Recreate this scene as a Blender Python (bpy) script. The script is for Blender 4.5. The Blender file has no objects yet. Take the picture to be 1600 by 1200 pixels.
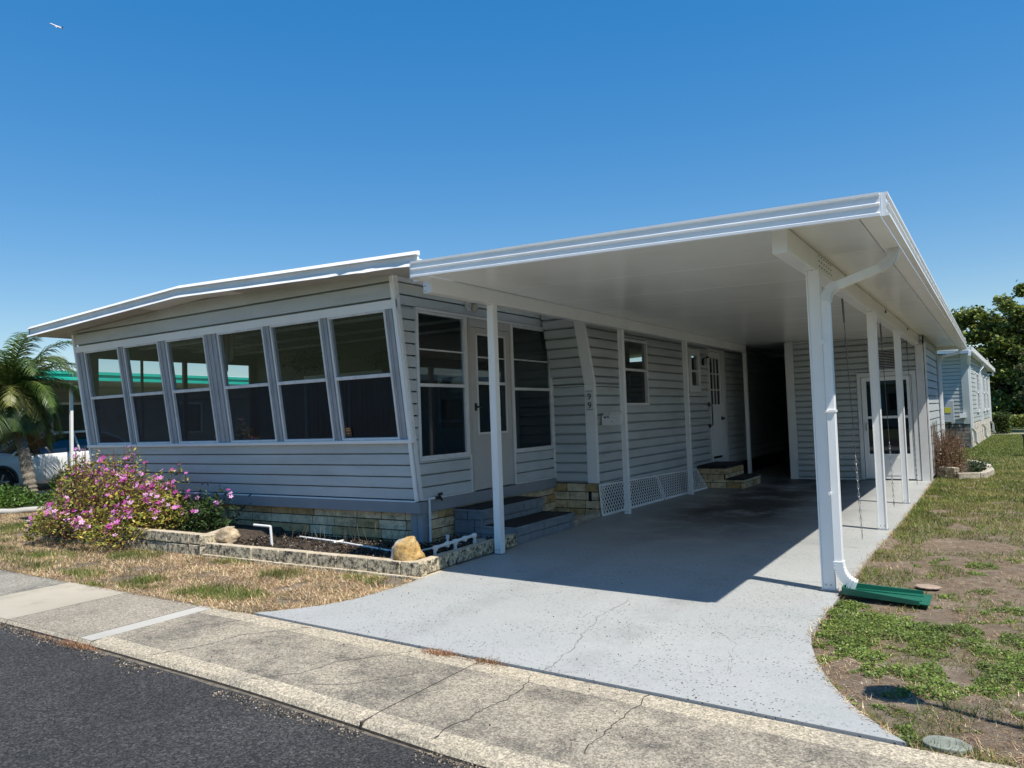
import bpy, bmesh, math, random
import numpy as np
from mathutils import Vector, Matrix
random.seed(7); rng = np.random.default_rng(11)
SC = bpy.context.scene
COL = SC.collection
R = math.radians
# ------------------------------------------------------------------ camera
YAW, PIT, ROLL = 0.5699, 0.04389, -0.034706
cy, sy = math.cos(YAW), math.sin(YAW)
f0 = Vector((-sy, cy, 0)); r0 = Vector((cy, sy, 0)); u0 = Vector((0, 0, 1))
fw = f0*math.cos(PIT) + u0*math.sin(PIT); up = -f0*math.sin(PIT) + u0*math.cos(PIT)
rt = r0*math.cos(ROLL) + up*math.sin(ROLL); uu = -r0*math.sin(ROLL) + up*math.cos(ROLL)
cam = bpy.data.cameras.new('camera'); co = bpy.data.objects.new('camera', cam); COL.objects.link(co)
m = Matrix.Identity(4)
for i in range(3):
    m[i][0] = rt[i]; m[i][1] = uu[i]; m[i][2] = -fw[i]
m[0][3], m[1][3], m[2][3] = 0, 0, 1.5
co.matrix_world = m
cam.sensor_width = 36; cam.lens = 1180.6/1600*36; cam.clip_start = 0.05; cam.clip_end = 9000
SC.camera = co
# ------------------------------------------------------------------ sky and sun
SUNV = Vector((0.52, -0.18, 1.0)).normalized()
w = bpy.data.worlds.new('World'); SC.world = w; w.use_nodes = True
nt = w.node_tree; bg = nt.nodes['Background']
sky = nt.nodes.new('ShaderNodeTexSky'); sky.sky_type = 'NISHITA'; sky.sun_disc = False
sky.sun_elevation = math.asin(SUNV.z); sky.sun_rotation = math.atan2(SUNV.x, SUNV.y)
sky.air_density = 1.05; sky.dust_density = 0.05; sky.ozone_density = 2.6; sky.altitude = 0
hs = nt.nodes.new('ShaderNodeHueSaturation'); hs.inputs['Saturation'].default_value = 2.05; hs.inputs['Value'].default_value = 1.45; hs.inputs['Hue'].default_value = .507
ga = nt.nodes.new('ShaderNodeGamma'); ga.inputs[1].default_value = .54
nt.links.new(sky.outputs[0], ga.inputs[0]); nt.links.new(ga.outputs[0], hs.inputs['Color']); nt.links.new(hs.outputs[0], bg.inputs[0]); bg.inputs[1].default_value = 0.15
sl = bpy.data.lights.new('sun', 'SUN'); so = bpy.data.objects.new('sun', sl); COL.objects.link(so)
sl.energy = 4.7; sl.angle = R(0.53); sl.color = (1.0, 0.94, 0.855)
so.rotation_euler = SUNV.to_track_quat('Z', 'Y').to_euler(); so.location = (10, -5, 30)
SC.view_settings.view_transform = 'Standard'; SC.view_settings.look = 'None'
SC.view_settings.exposure = 0.44; SC.view_settings.gamma = 1.0; SC.view_settings.use_curve_mapping = False
SC.cycles.max_bounces = 10; SC.cycles.transparent_max_bounces = 16; SC.cycles.glossy_bounces = 5
SC.cycles.caustics_reflective = False; SC.cycles.caustics_refractive = False

# ------------------------------------------------------------------ materials
def srgb(r, g, b):
    f = lambda c: ((c/255+.055)/1.055)**2.4 if c/255 > .04045 else c/255/12.92
    return (f(r), f(g), f(b))
def nodes(name):
    M = bpy.data.materials.new(name); M.use_nodes = True
    t = M.node_tree; return M, t, t.nodes['Principled BSDF']
def mixc(t, fac, a, b, mode='MIX'):
    n = t.nodes.new('ShaderNodeMix'); n.data_type = 'RGBA'; n.blend_type = mode
    for s, v in ((n.inputs[0], fac), (n.inputs[6], a), (n.inputs[7], b)):
        if hasattr(v, 'links'): t.links.new(v, s)
        elif isinstance(v, (int, float)): s.default_value = v
        else: s.default_value = (*v, 1) if len(v) == 3 else v
    return n.outputs[2]
def coord(t, scale=(1, 1, 1)):
    c = t.nodes.new('ShaderNodeTexCoord'); mp = t.nodes.new('ShaderNodeMapping')
    mp.inputs['Scale'].default_value = scale; t.links.new(c.outputs['Object'], mp.inputs[0]); return mp.outputs[0]
def noise(t, scale, detail=4, rough=.55, vec=None, lo=.35, hi=.65, sc3=(1, 1, 1), dist=0):
    n = t.nodes.new('ShaderNodeTexNoise'); n.inputs['Scale'].default_value = scale
    n.inputs['Detail'].default_value = detail; n.inputs['Roughness'].default_value = rough
    n.inputs['Distortion'].default_value = dist
    t.links.new(vec or coord(t, sc3), n.inputs['Vector'])
    r = t.nodes.new('ShaderNodeMapRange'); r.inputs[1].default_value = lo; r.inputs[2].default_value = hi
    t.links.new(n.outputs[0], r.inputs[0]); return r.outputs[0]
def voro(t, scale, feature='F1', lo=0, hi=1, out='Distance', rnd=1, sc3=(1, 1, 1)):
    n = t.nodes.new('ShaderNodeTexVoronoi'); n.feature = feature; n.inputs['Scale'].default_value = scale
    n.inputs['Randomness'].default_value = rnd
    t.links.new(coord(t, sc3), n.inputs['Vector'])
    if out == 'Color': return n.outputs['Color']
    r = t.nodes.new('ShaderNodeMapRange'); r.inputs[1].default_value = lo; r.inputs[2].default_value = hi
    t.links.new(n.outputs[out], r.inputs[0]); return r.outputs[0]
def math_(t, op, a, b=0):
    n = t.nodes.new('ShaderNodeMath'); n.operation = op
    for s, v in ((n.inputs[0], a), (n.inputs[1], b)):
        if hasattr(v, 'links'): t.links.new(v, s)
        else: s.default_value = v
    return n.outputs[0]
def bump(t, p, h, strength=.3, dist=.01):
    b = t.nodes.new('ShaderNodeBump'); b.inputs['Strength'].default_value = strength; b.inputs['Distance'].default_value = dist
    t.links.new(h, b.inputs['Height']); t.links.new(b.outputs[0], p.inputs['Normal'])
def simple(name, col, rough=.5, var=.1, scale=3, metal=0, bmp=0, bscale=60, sc3=(1, 1, 1), spec=.5, dirt=None, dirtfac=.3):
    M, t, p = nodes(name)
    n = noise(t, scale, 5, .6, sc3=sc3)
    a = tuple(max(0, c*(1-var)) for c in col); b = tuple(min(1, c*(1+var)) for c in col)
    c = mixc(t, n, a, b)
    if dirt:
        d = noise(t, scale*2.3, 6, .7, lo=.5, hi=.75, sc3=sc3); c = mixc(t, math_(t, 'MULTIPLY', d, dirtfac), c, dirt)
    t.links.new(c, p.inputs['Base Color'])
    p.inputs['Roughness'].default_value = rough; p.inputs['Metallic'].default_value = metal
    p.inputs['Specular IOR Level'].default_value = spec
    if bmp: bump(t, p, noise(t, bscale, 3, .6, lo=0, hi=1), bmp, .004)
    return M
def leafm(name, col, var=.3, rough=.45, trans=.25, scale=2):
    M, t, p = nodes(name)
    n = noise(t, scale, 4, .6)
    c = mixc(t, n, tuple(x*(1-var) for x in col), tuple(x*(1+var) for x in col))
    t.links.new(c, p.inputs['Base Color']); p.inputs['Roughness'].default_value = rough
    p.inputs['Specular IOR Level'].default_value = .35
    if trans:
        tr = t.nodes.new('ShaderNodeBsdfTranslucent'); t.links.new(c, tr.inputs[0])
        mx = t.nodes.new('ShaderNodeMixShader'); mx.inputs[0].default_value = trans
        t.links.new(p.outputs[0], mx.inputs[1]); t.links.new(tr.outputs[0], mx.inputs[2])
        t.links.new(mx.outputs[0], t.nodes['Material Output'].inputs[0])
    return M
def glassm(name, tint, refl=1.0, rough=.0):
    M, t, p = nodes(name); t.nodes.remove(p)
    tr = t.nodes.new('ShaderNodeBsdfTransparent'); tr.inputs[0].default_value = (*tint, 1)
    g = t.nodes.new('ShaderNodeBsdfGlossy'); g.inputs['Roughness'].default_value = rough; g.inputs[0].default_value = (.95, .97, 1, 1)
    fr = t.nodes.new('ShaderNodeFresnel'); fr.inputs[0].default_value = 1.52
    mx = t.nodes.new('ShaderNodeMixShader')
    gm = t.nodes.new('ShaderNodeNewGeometry')
    t.links.new(math_(t, 'MULTIPLY', math_(t, 'MULTIPLY', fr.outputs[0], refl), math_(t, 'SUBTRACT', 1, gm.outputs['Backfacing'])), mx.inputs[0])
    t.links.new(tr.outputs[0], mx.inputs[1]); t.links.new(g.outputs[0], mx.inputs[2])
    t.links.new(mx.outputs[0], t.nodes['Material Output'].inputs[0])
    return M
MT = {}
MT['siding'] = simple('siding_grey', (.52, .55, .555), .42, .09, 1.2, bmp=.05, bscale=25, sc3=(.6, .6, 2), dirt=(.25, .26, .26), dirtfac=.25)
MT['siding_shed'] = simple('siding_shed', (.49, .525, .525), .42, .05, 1.2, bmp=.05, bscale=25, dirt=(.25, .26, .26), dirtfac=.25)
MT['siding_pale'] = simple('siding_pale_green', (.41, .45, .43), .45, .06, 1.0, dirt=(.3, .33, .3), dirtfac=.25)
MT['trim'] = simple('trim_white', (.74, .74, .73), .38, .06, 2, dirt=(.4, .4, .38), dirtfac=.25)
MT['white'] = simple('painted_aluminium_white', (.87, .87, .86), .32, .03, 1.5, dirt=(.6, .6, .57), dirtfac=.12)
MT['ceil'] = simple('roof_panel_white', (.89, .90, .88), .22, .04, .7, spec=.55, dirt=(.6, .58, .52), dirtfac=.2)
MT['soffit'] = simple('soffit_tan', (.44, .42, .38), .5, .08, 3, dirt=(.3, .26, .2), dirtfac=.3)
MT['alu'] = simple('aluminium_frame', (.74, .74, .74), .42, .08, 6, metal=.1, dirt=(.25, .25, .25), dirtfac=.4, sc3=(1, 1, .3))
MT['band'] = simple('blue_grey_skirt', (.27, .29, .315), .5, .06, 3, bmp=.1, bscale=40)
MT['roofw'] = simple('roof_white', (.78, .78, .77), .4, .05, 1, dirt=(.5, .48, .42), dirtfac=.3)
MT['door_tan'] = simple('door_beige_grey', (.52, .50, .48), .45, .04, 2)
MT['dark'] = simple('black_metal', (.02, .02, .022), .4, .2, 8)
MT['mortar'] = simple('mortar_dark', (.07, .06, .045), .9, .3, 12)
MT['wood_tan'] = simple('broom_wood', (.55, .36, .17), .5, .15, 8)
MT['glass'] = glassm('window_glass', (.78, .83, .84), 1.05)
MT['glass2'] = glassm('window_glass_screened', (.30, .40, .47), 1.15)
_t = MT['glass2'].node_tree; _o = _t.nodes['Material Output']; _s = _o.inputs[0].links[0].from_socket
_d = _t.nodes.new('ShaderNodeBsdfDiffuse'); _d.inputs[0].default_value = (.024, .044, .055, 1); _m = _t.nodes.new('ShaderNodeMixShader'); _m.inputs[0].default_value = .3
_n = noise(_t, 1.6, 3, .5, lo=.3, hi=.7); _t.links.new(math_(_t, 'ADD', math_(_t, 'MULTIPLY', _n, .22), .06), _m.inputs[0])  # uneven mix imitates soft reflections on the screened panes
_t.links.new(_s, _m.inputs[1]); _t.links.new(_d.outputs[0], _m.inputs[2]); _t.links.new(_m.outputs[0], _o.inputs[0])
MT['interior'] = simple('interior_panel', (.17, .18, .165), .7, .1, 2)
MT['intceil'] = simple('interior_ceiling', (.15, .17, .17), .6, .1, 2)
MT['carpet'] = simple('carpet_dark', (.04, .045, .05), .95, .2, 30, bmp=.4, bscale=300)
MT['curtain'] = simple('curtain_green_grey', (.26, .29, .25), .8, .12, 4, sc3=(6, 6, .3))
def brickm(name, c, d):
    M, t, p = nodes(name)
    a = noise(t, 6, 6, .65); b = noise(t, 45, 4, .7)
    k = mixc(t, a, tuple(x*.78 for x in c), tuple(x*1.2 for x in c))
    k = mixc(t, math_(t, 'MULTIPLY', b, .35), k, d)
    s = noise(t, 3.5, 6, .75, lo=.48, hi=.66, sc3=(1, 1, 1.6)); k = mixc(t, math_(t, 'MULTIPLY', s, .7), k, (.10, .07, .035))
    t.links.new(k, p.inputs['Base Color']); p.inputs['Roughness'].default_value = .9
    bump(t, p, noise(t, 70, 5, .7, lo=0, hi=1), .5, .008); return M
MT['brick1'] = brickm('slump_block_tan', (.72, .55, .32), (.42, .30, .17))
MT['brick2'] = brickm('slump_block_cream', (.78, .64, .42), (.48, .37, .23))
MT['brick3'] = brickm('slump_block_ochre', (.60, .40, .18), (.30, .19, .08))
BR = [MT['brick1'], MT['brick2'], MT['brick3'], MT['mortar']]
MT['gbr'] = brickm('planter_block', (.50, .46, .37), (.3, .26, .2))
def mossblock():
    M, t, p = nodes('mossy_block')
    b = noise(t, 17, 7, .85, lo=.43, hi=.56)
    k = mixc(t, b, (.045, .04, .03), (.72, .62, .43))
    # only the side faces carry the lichen
    g = t.nodes.new('ShaderNodeNewGeometry'); s = t.nodes.new('ShaderNodeSeparateXYZ'); t.links.new(g.outputs['Normal'], s.inputs[0])
    r = t.nodes.new('ShaderNodeMapRange'); r.inputs[1].default_value = .3; r.inputs[2].default_value = .7; t.links.new(s.outputs[2], r.inputs[0])
    top = mixc(t, noise(t, 9, 5, .6), (.42, .34, .22), (.55, .48, .37))
    k = mixc(t, r.outputs[0], k, top)
    t.links.new(k, p.inputs['Base Color']); p.inputs['Roughness'].default_value = .92
    bump(t, p, noise(t, 60, 5, .7, lo=0, hi=1), .6, .01); return M
MT['moss'] = mossblock()
MT['stepblue'] = simple('painted_block_blue_grey', (.21, .235, .26), .6, .12, 5, bmp=.8, bscale=35, dirt=(.06, .08, .11), dirtfac=.5)
MT['mat_black'] = simple('step_mat_black', (.012, .012, .014), .8, .3, 40, bmp=.5, bscale=200)
MT['pvc'] = simple('pvc_white', (.78, .78, .76), .35, .05, 5, dirt=(.45, .42, .35), dirtfac=.3)
MT['soil'] = simple('planter_soil', (.045, .032, .022), .95, .5, 14, bmp=1, bscale=90, dirt=(.14, .11, .08), dirtfac=.5)
MT['green'] = simple('splash_green', (.012, .12, .075), .35, .1, 6)
MT['teal'] = simple('teal_trim', (.03, .50, .37), .4, .06, 2)
MT['nwall'] = simple('neighbour_wall', (.30, .31, .28), .6, .06, 2)
MT['bark'] = simple('bark', (.14, .11, .08), .9, .35, 8, bmp=.8, bscale=30)
MT['palmbark'] = simple('palm_bark', (.20, .17, .13), .95, .45, 30, bmp=1, bscale=60)
MT['tyre'] = simple('tyre', (.015, .015, .016), .75, .2, 20)
MT['rim'] = simple('rim', (.05, .05, .055), .3, .1, 5, metal=.6)
M, t, p = nodes('car_paint_white'); p.inputs['Base Color'].default_value = (.74, .74, .73, 1); p.inputs['Roughness'].default_value = .28
p.inputs['Coat Weight'].default_value = .6; MT['paint'] = M
MT['carglass'] = simple('car_glass', (.008, .012, .02), .05, .1, 2, spec=.8)
MT['vinyl_lattice'] = simple('lattice_white', (.88, .88, .87), .5, .05, 4)
MT['rod'] = simple('rod_grey', (.12, .12, .12), .45, .2, 20, metal=.5)
MT['chain'] = simple('chain_galvanised', (.45, .45, .45), .4, .2, 40, metal=.7)

def speck(t, scale, lo, hi, power=1.0, sc3=(1, 1, 1)):
    col = voro(t, scale, out='Color', sc3=sc3); sp = t.nodes.new('ShaderNodeSeparateColor'); t.links.new(col, sp.inputs[0])
    v = math_(t, 'POWER', sp.outputs[0], power) if power != 1 else sp.outputs[0]
    return math_(t, 'ADD', math_(t, 'MULTIPLY', v, hi-lo), lo)
def mulc(t, c, f):
    n = t.nodes.new('ShaderNodeVectorMath'); n.operation = 'SCALE'; t.links.new(c, n.inputs[0]); t.links.new(f, n.inputs['Scale']); return n.outputs[0]
def asphalt():
    M, t, p = nodes('asphalt')
    big = noise(t, 1.3, 5, .6); fine = noise(t, 120, 3, .8, lo=.3, hi=.7)
    c = mixc(t, big, (.024, .023, .022), (.040, .038, .036))
    patch = noise(t, 1.5, 4, .6, lo=.3, hi=.7)
    c1 = mulc(t, c, speck(t, 125, .2, 2.9, 2.0)); c2 = mulc(t, c, speck(t, 90, .3, 4.2, 3.2))
    c = mixc(t, math_(t, 'ADD', math_(t, 'MULTIPLY', patch, .4), .3), c1, c2)
    t.links.new(c, p.inputs['Base Color']); p.inputs['Roughness'].default_value = .8
    bump(t, p, fine, .6, .006); return M
MT['asphalt'] = asphalt()
def aggregate(name, base, dark, stone, amount, patchlo=.45, agg=True):
    M, t, p = nodes(name)
    big = noise(t, 1.1, 6, .65); med = noise(t, 7, 6, .75, lo=.38, hi=.62); fine = noise(t, 150, 3, .8, lo=.3, hi=.7)
    c = mixc(t, big, tuple(x*.88 for x in base), tuple(x*1.1 for x in base))
    c = mixc(t, math_(t, 'MULTIPLY', noise(t, 2.2, 5, .6, lo=patchlo, hi=patchlo+.2), math_(t, 'ADD', math_(t, 'MULTIPLY', med, .6), .4)), c, dark)
    if agg:
        c = mulc(t, c, speck(t, 115, .55, 1.42, 1.0)); c = mulc(t, c, speck(t, 60, .78, 1.16, .7))
        v = voro(t, 62, lo=.2, hi=.42); inv = math_(t, 'SUBTRACT', 1, v); pick = noise(t, 33, 3, .7, lo=.44, hi=.56)
        c = mixc(t, math_(t, 'MULTIPLY', math_(t, 'MULTIPLY', inv, pick), amount*.6), c, stone)
        bump(t, p, math_(t, 'ADD', math_(t, 'MULTIPLY', inv, .6), fine), .6, .006)
    else:
        c = mixc(t, math_(t, 'MULTIPLY', fine, .15), c, tuple(x*.5 for x in base))
        bump(t, p, fine, .2, .003)
    t.links.new(c, p.inputs['Base Color']); p.inputs['Roughness'].default_value = .9; return M
MT['agg'] = aggregate('exposed_aggregate', (.385, .335, .25), (.14, .125, .10), (.70, .65, .54), .6, .40)
MT['agg_grey'] = aggregate('exposed_aggregate_grey', (.35, .325, .265), (.14, .13, .105), (.58, .54, .46), .5, .40)
MT['conc_smooth'] = aggregate('smooth_concrete', (.43, .385, .30), (.30, .27, .21), (.5, .5, .5), 0, .5, False)
MT['conc_pale'] = aggregate('pale_concrete', (.46, .44, .39), (.35, .33, .29), (.5, .5, .5), 0, .5, False)
MT['conc_edge'] = aggregate('edge_concrete', (.50, .43, .31), (.34, .30, .23), (.6, .57, .5), .35)
MT['crack'] = simple('crack_dirt', (.07, .06, .05), 1, .4, 40)
MT['crack_soft'] = simple('crack_soft', (.20, .185, .155), 1, .4, 40)
def drive():
    M, t, p = nodes('painted_driveway')
    big = noise(t, .8, 6, .6); st = noise(t, 2.0, 6, .7, sc3=(.5, 2.2, 1))
    c = mixc(t, big, (.345, .360, .346), (.405, .416, .398))
    c = mixc(t, math_(t, 'MULTIPLY', st, .35), c, (.42, .415, .405))
    # small bare pits in the paint
    pit = voro(t, 40, lo=.19, hi=.26); inv = math_(t, 'SUBTRACT', 1, pit)
    area = noise(t, 1.7, 4, .6, lo=.36, hi=.56); pick = noise(t, 21, 2, .5, lo=.44, hi=.50)
    k = math_(t, 'MULTIPLY', math_(t, 'MULTIPLY', inv, pick), math_(t, 'ADD', area, .12))
    c = mulc(t, c, speck(t, 95, .93, 1.07)); c = mixc(t, k, c, (.05, .05, .05))
    # oil and tyre stains further in, deepened to paint in the carport shade
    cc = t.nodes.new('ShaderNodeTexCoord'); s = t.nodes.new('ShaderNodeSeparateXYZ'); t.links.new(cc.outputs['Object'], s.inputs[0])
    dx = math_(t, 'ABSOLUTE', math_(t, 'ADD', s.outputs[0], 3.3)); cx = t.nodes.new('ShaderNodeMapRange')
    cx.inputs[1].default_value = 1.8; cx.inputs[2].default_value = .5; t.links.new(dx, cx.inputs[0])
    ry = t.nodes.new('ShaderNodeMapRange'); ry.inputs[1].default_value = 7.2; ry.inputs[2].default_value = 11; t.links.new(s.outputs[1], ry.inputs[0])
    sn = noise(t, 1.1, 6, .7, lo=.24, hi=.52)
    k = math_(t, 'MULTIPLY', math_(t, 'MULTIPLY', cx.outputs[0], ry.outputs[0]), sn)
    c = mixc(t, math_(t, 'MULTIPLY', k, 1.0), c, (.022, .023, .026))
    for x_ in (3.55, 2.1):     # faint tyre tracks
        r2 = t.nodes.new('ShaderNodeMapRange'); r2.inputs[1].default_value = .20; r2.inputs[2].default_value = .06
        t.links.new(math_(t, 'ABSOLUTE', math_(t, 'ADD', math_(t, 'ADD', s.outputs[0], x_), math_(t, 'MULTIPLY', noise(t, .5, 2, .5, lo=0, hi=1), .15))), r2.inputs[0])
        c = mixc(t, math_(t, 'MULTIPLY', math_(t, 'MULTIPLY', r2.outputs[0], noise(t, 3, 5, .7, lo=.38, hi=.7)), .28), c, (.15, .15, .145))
    c = mixc(t, math_(t, 'MULTIPLY', noise(t, .9, 7, .72, lo=.52, hi=.72), .22), c, (.24, .235, .22))
    t.links.new(c, p.inputs['Base Color']); p.inputs['Roughness'].default_value = .5
    bump(t, p, math_(t, 'ADD', noise(t, 45, 5, .7, lo=0, hi=1), math_(t, 'MULTIPLY', pit, .6)), .25, .006); return M
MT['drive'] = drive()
def lawnm():
    M, t, p = nodes('lawn_soil')
    a = noise(t, 1.4, 6, .65); b = noise(t, 11, 6, .75, lo=.4, hi=.6); fine = noise(t, 90, 4, .8, lo=.3, hi=.7)
    c = mixc(t, a, (.30, .23, .155), (.42, .345, .26))
    c = mixc(t, math_(t, 'MULTIPLY', b, .75), c, (.15, .10, .06))
    c = mixc(t, math_(t, 'MULTIPLY', fine, .5), c, (.12, .09, .06))
    t.links.new(c, p.inputs['Base Color']); p.inputs['Roughness'].default_value = .95
    bump(t, p, math_(t, 'ADD', b, fine), .7, .02); return M
MT['lawn'] = lawnm()
def farground():
    M, t, p = nodes('ground_grass')
    c = mixc(t, noise(t, .6, 6, .7), (.075, .10, .03), (.15, .15, .07)); c = mixc(t, noise(t, 25, 4, .8), tuple((.05, .07, .02)), c)
    t.links.new(c, p.inputs['Base Color']); p.inputs['Roughness'].default_value = .95; return M
MT['ground'] = farground()

# ------------------------------------------------------------------ object helpers
WORIG = {}
def tag(o, label=None, cat=None, group=None, kind=None):
    if label: o['label'] = label
    if cat: o['category'] = cat
    if group: o['group'] = group
    if kind: o['kind'] = kind
    return o
def thing(name, label, cat, loc=(0, 0, 0), group=None):
    o = bpy.data.objects.new(name, None); COL.objects.link(o); o.location = loc; o.empty_display_size = .2
    WORIG[o.name] = Vector(loc); return tag(o, label, cat, group)
def finish(o, V, parent, origin=None):
    """move the mesh so that its origin sits at its base, then parent it"""
    if origin is None:
        mn = V.min(0); mx = V.max(0); origin = ((mn[0]+mx[0])/2, (mn[1]+mx[1])/2, mn[2])
    origin = Vector(origin)
    o.data.transform(Matrix.Translation(-origin))
    if parent is not None:
        o.parent = parent; o.location = origin - WORIG[parent.name]
    else: o.location = origin
    WORIG[o.name] = origin
def children(o): return [c for c in bpy.data.objects if c.parent == o]
def copy_tree(o, parent=None, off=None):
    c = o.copy(); COL.objects.link(c); WORIG[c.name] = WORIG[o.name].copy()
    if parent: c.parent = parent
    if off is not None: c.location = o.location + Vector(off)
    for ch in children(o):
        if ch != c: copy_tree(ch, c)
    return c
class MB:
    def __init__(s): s.v = []; s.f = []; s.m = []
    def add(s, vs, fs, mi=0):
        b = len(s.v); s.v += [tuple(v) for v in vs]; s.f += [tuple(i+b for i in f) for f in fs]; s.m += [mi]*len(fs); return s
    def hexa(s, p, mi=0):   # 8 points: bottom 4 ccw, top 4 ccw
        return s.add(p, [(3, 2, 1, 0), (4, 5, 6, 7), (0, 1, 5, 4), (1, 2, 6, 5), (2, 3, 7, 6), (3, 0, 4, 7)], mi)
    def box(s, x0, x1, y0, y1, z0, z1, mi=0):
        x0, x1 = min(x0, x1), max(x0, x1); y0, y1 = min(y0, y1), max(y0, y1); z0, z1 = min(z0, z1), max(z0, z1)
        return s.hexa([(x0, y0, z0), (x1, y0, z0), (x1, y1, z0), (x0, y1, z0), (x0, y0, z1), (x1, y0, z1), (x1, y1, z1), (x0, y1, z1)], mi)
    def obox(s, c, a, b, d, mi=0):  # centre + three half vectors
        c, a, b, d = Vector(c), Vector(a), Vector(b), Vector(d)
        if a.cross(b).dot(d) < 0: a = -a
        return s.hexa([c-a-b-d, c+a-b-d, c+a+b-d, c-a+b-d, c-a-b+d, c+a-b+d, c+a+b+d, c-a+b+d], mi)
    def prism(s, poly, ext, mi=0):
        n = len(poly); P = [Vector(q) for q in poly]; E_ = Vector(ext)
        nrm = Vector((0, 0, 0))
        for i in range(n): nrm += P[i].cross(P[(i+1) % n])
        if nrm.dot(E_) > 0: P = P[::-1]
        fs = [tuple(range(n)), tuple(range(2*n-1, n-1, -1))] + [((i+1) % n, i, n+i, n+(i+1) % n) for i in range(n)]
        return s.add(P+[q+E_ for q in P], fs, mi)
    def tube(s, pts, r, n=8, mi=0, cap=True):
        pts = [Vector(p) for p in pts]; k = len(pts); rr = r if isinstance(r, (list, tuple)) else [r]*k
        vs = []; d0 = (pts[1]-pts[0]).normalized(); ref = Vector((0, 0, 1)) if abs(d0.z) < .9 else Vector((1, 0, 0))
        a = d0.cross(ref).normalized()
        for i, p in enumerate(pts):
            d = (pts[min(i+1, k-1)]-pts[max(i-1, 0)]).normalized()
            a = (a - d*a.dot(d)).normalized(); b = d.cross(a)
            for j in range(n):
                t_ = 2*math.pi*j/n; vs.append(p+(a*math.cos(t_)+b*math.sin(t_))*rr[i])
        fs = [(i*n+j, i*n+(j+1) % n, (i+1)*n+(j+1) % n, (i+1)*n+j) for i in range(k-1) for j in range(n)]
        if cap: fs += [tuple(range(n))[::-1], tuple(range((k-1)*n, k*n))]
        return s.add(vs, fs, mi)
    def rtube(s, pts, hw, hd, side=(0, 1, 0), mi=0):  # rectangular downspout
        pts = [Vector(p) for p in pts]; sd = Vector(side).normalized(); vs = []; k = len(pts)
        for i, p in enumerate(pts):
            d = (pts[min(i+1, k-1)]-pts[max(i-1, 0)]).normalized(); b = d.cross(sd).normalized()
            vs += [p-sd*hw-b*hd, p+sd*hw-b*hd, p+sd*hw+b*hd, p-sd*hw+b*hd]
        fs = [(i*4+j, i*4+(j+1) % 4, (i+1)*4+(j+1) % 4, (i+1)*4+j) for i in range(k-1) for j in range(4)]
        fs += [(3, 2, 1, 0), tuple(range((k-1)*4, k*4))]
        return s.add(vs, fs, mi)
    def quad(s, a, b, c, d, mi=0): return s.add([a, b, c, d], [(0, 1, 2, 3)], mi)
    def siding(s, o, u, n, w_, h, pitch, z_off=0, d=.014, mi=0, v=(0, 0, 1), gap=.13):
        """lapped boards from o along u (width w_) up v (height h), facing n"""
        o, u, n, v = Vector(o), Vector(u).normalized(), Vector(n).normalized(), Vector(v).normalized()
        z = -z_off
        prev = None
        while z < h-1e-4:
            a, b = max(z, 0), min(z+pitch, h)
            if b-a > .004:
                da = d*(1-.6*(a-z)/pitch); db = d*(1-.6*(b-z)/pitch); g_ = min(.03, pitch*gap, (b-a)/3); gd = -.05
                p0, p1, pg = o+v*a, o+v*b, o+v*(a+g_)
                L_ = [p0+n*gd, pg+n*gd, pg+n*da, pg+v*min(.018, (b-a)/3)+n*da, p1+n*db, p1+n*gd]
                A = [q_+u*k_ for q_ in L_ for k_ in (0, w_)]
                s.add(A, [(2*i_, 2*i_+1, 2*i_+3, 2*i_+2) for i_ in range(5)], mi)
            z += pitch
        return s
    def clip(s, planes, mats):
        """cut away what lies on the +n side of each (point, normal)"""
        bm = s.tobm()
        for co_, no_ in planes:
            bmesh.ops.bisect_plane(bm, geom=bm.verts[:]+bm.edges[:]+bm.faces[:], plane_co=co_, plane_no=no_, clear_outer=True, clear_inner=False)
        bm.verts.ensure_lookup_table(); bm.verts.index_update()
        s.v = [tuple(q.co) for q in bm.verts]; s.f = [tuple(q.index for q in f.verts) for f in bm.faces]; s.m = [f.material_index for f in bm.faces]
        bm.free(); return s
    def tobm(s):
        bm = bmesh.new(); vs = [bm.verts.new(q) for q in s.v]
        for f, mi in zip(s.f, s.m):
            try: fc = bm.faces.new([vs[i] for i in f]); fc.material_index = mi
            except ValueError: pass
        return bm
    def build(s, name, mats, parent=None, bevel=0, smooth=False, origin=None):
        me = bpy.data.meshes.new(name); me.from_pydata(s.v, [], s.f); me.update()
        if not isinstance(mats, (list, tuple)): mats = [mats]
        for q in mats: me.materials.append(q)
        me.polygons.foreach_set('material_index', s.m)
        if smooth: me.polygons.foreach_set('use_smooth', [True]*len(me.polygons))
        o = bpy.data.objects.new(name, me); COL.objects.link(o)
        finish(o, np.array(s.v), parent, origin)
        if bevel:
            b = o.modifiers.new('bevel', 'BEVEL'); b.width = bevel; b.segments = 2; b.limit_method = 'ANGLE'; b.angle_limit = R(40)
        return o
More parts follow.
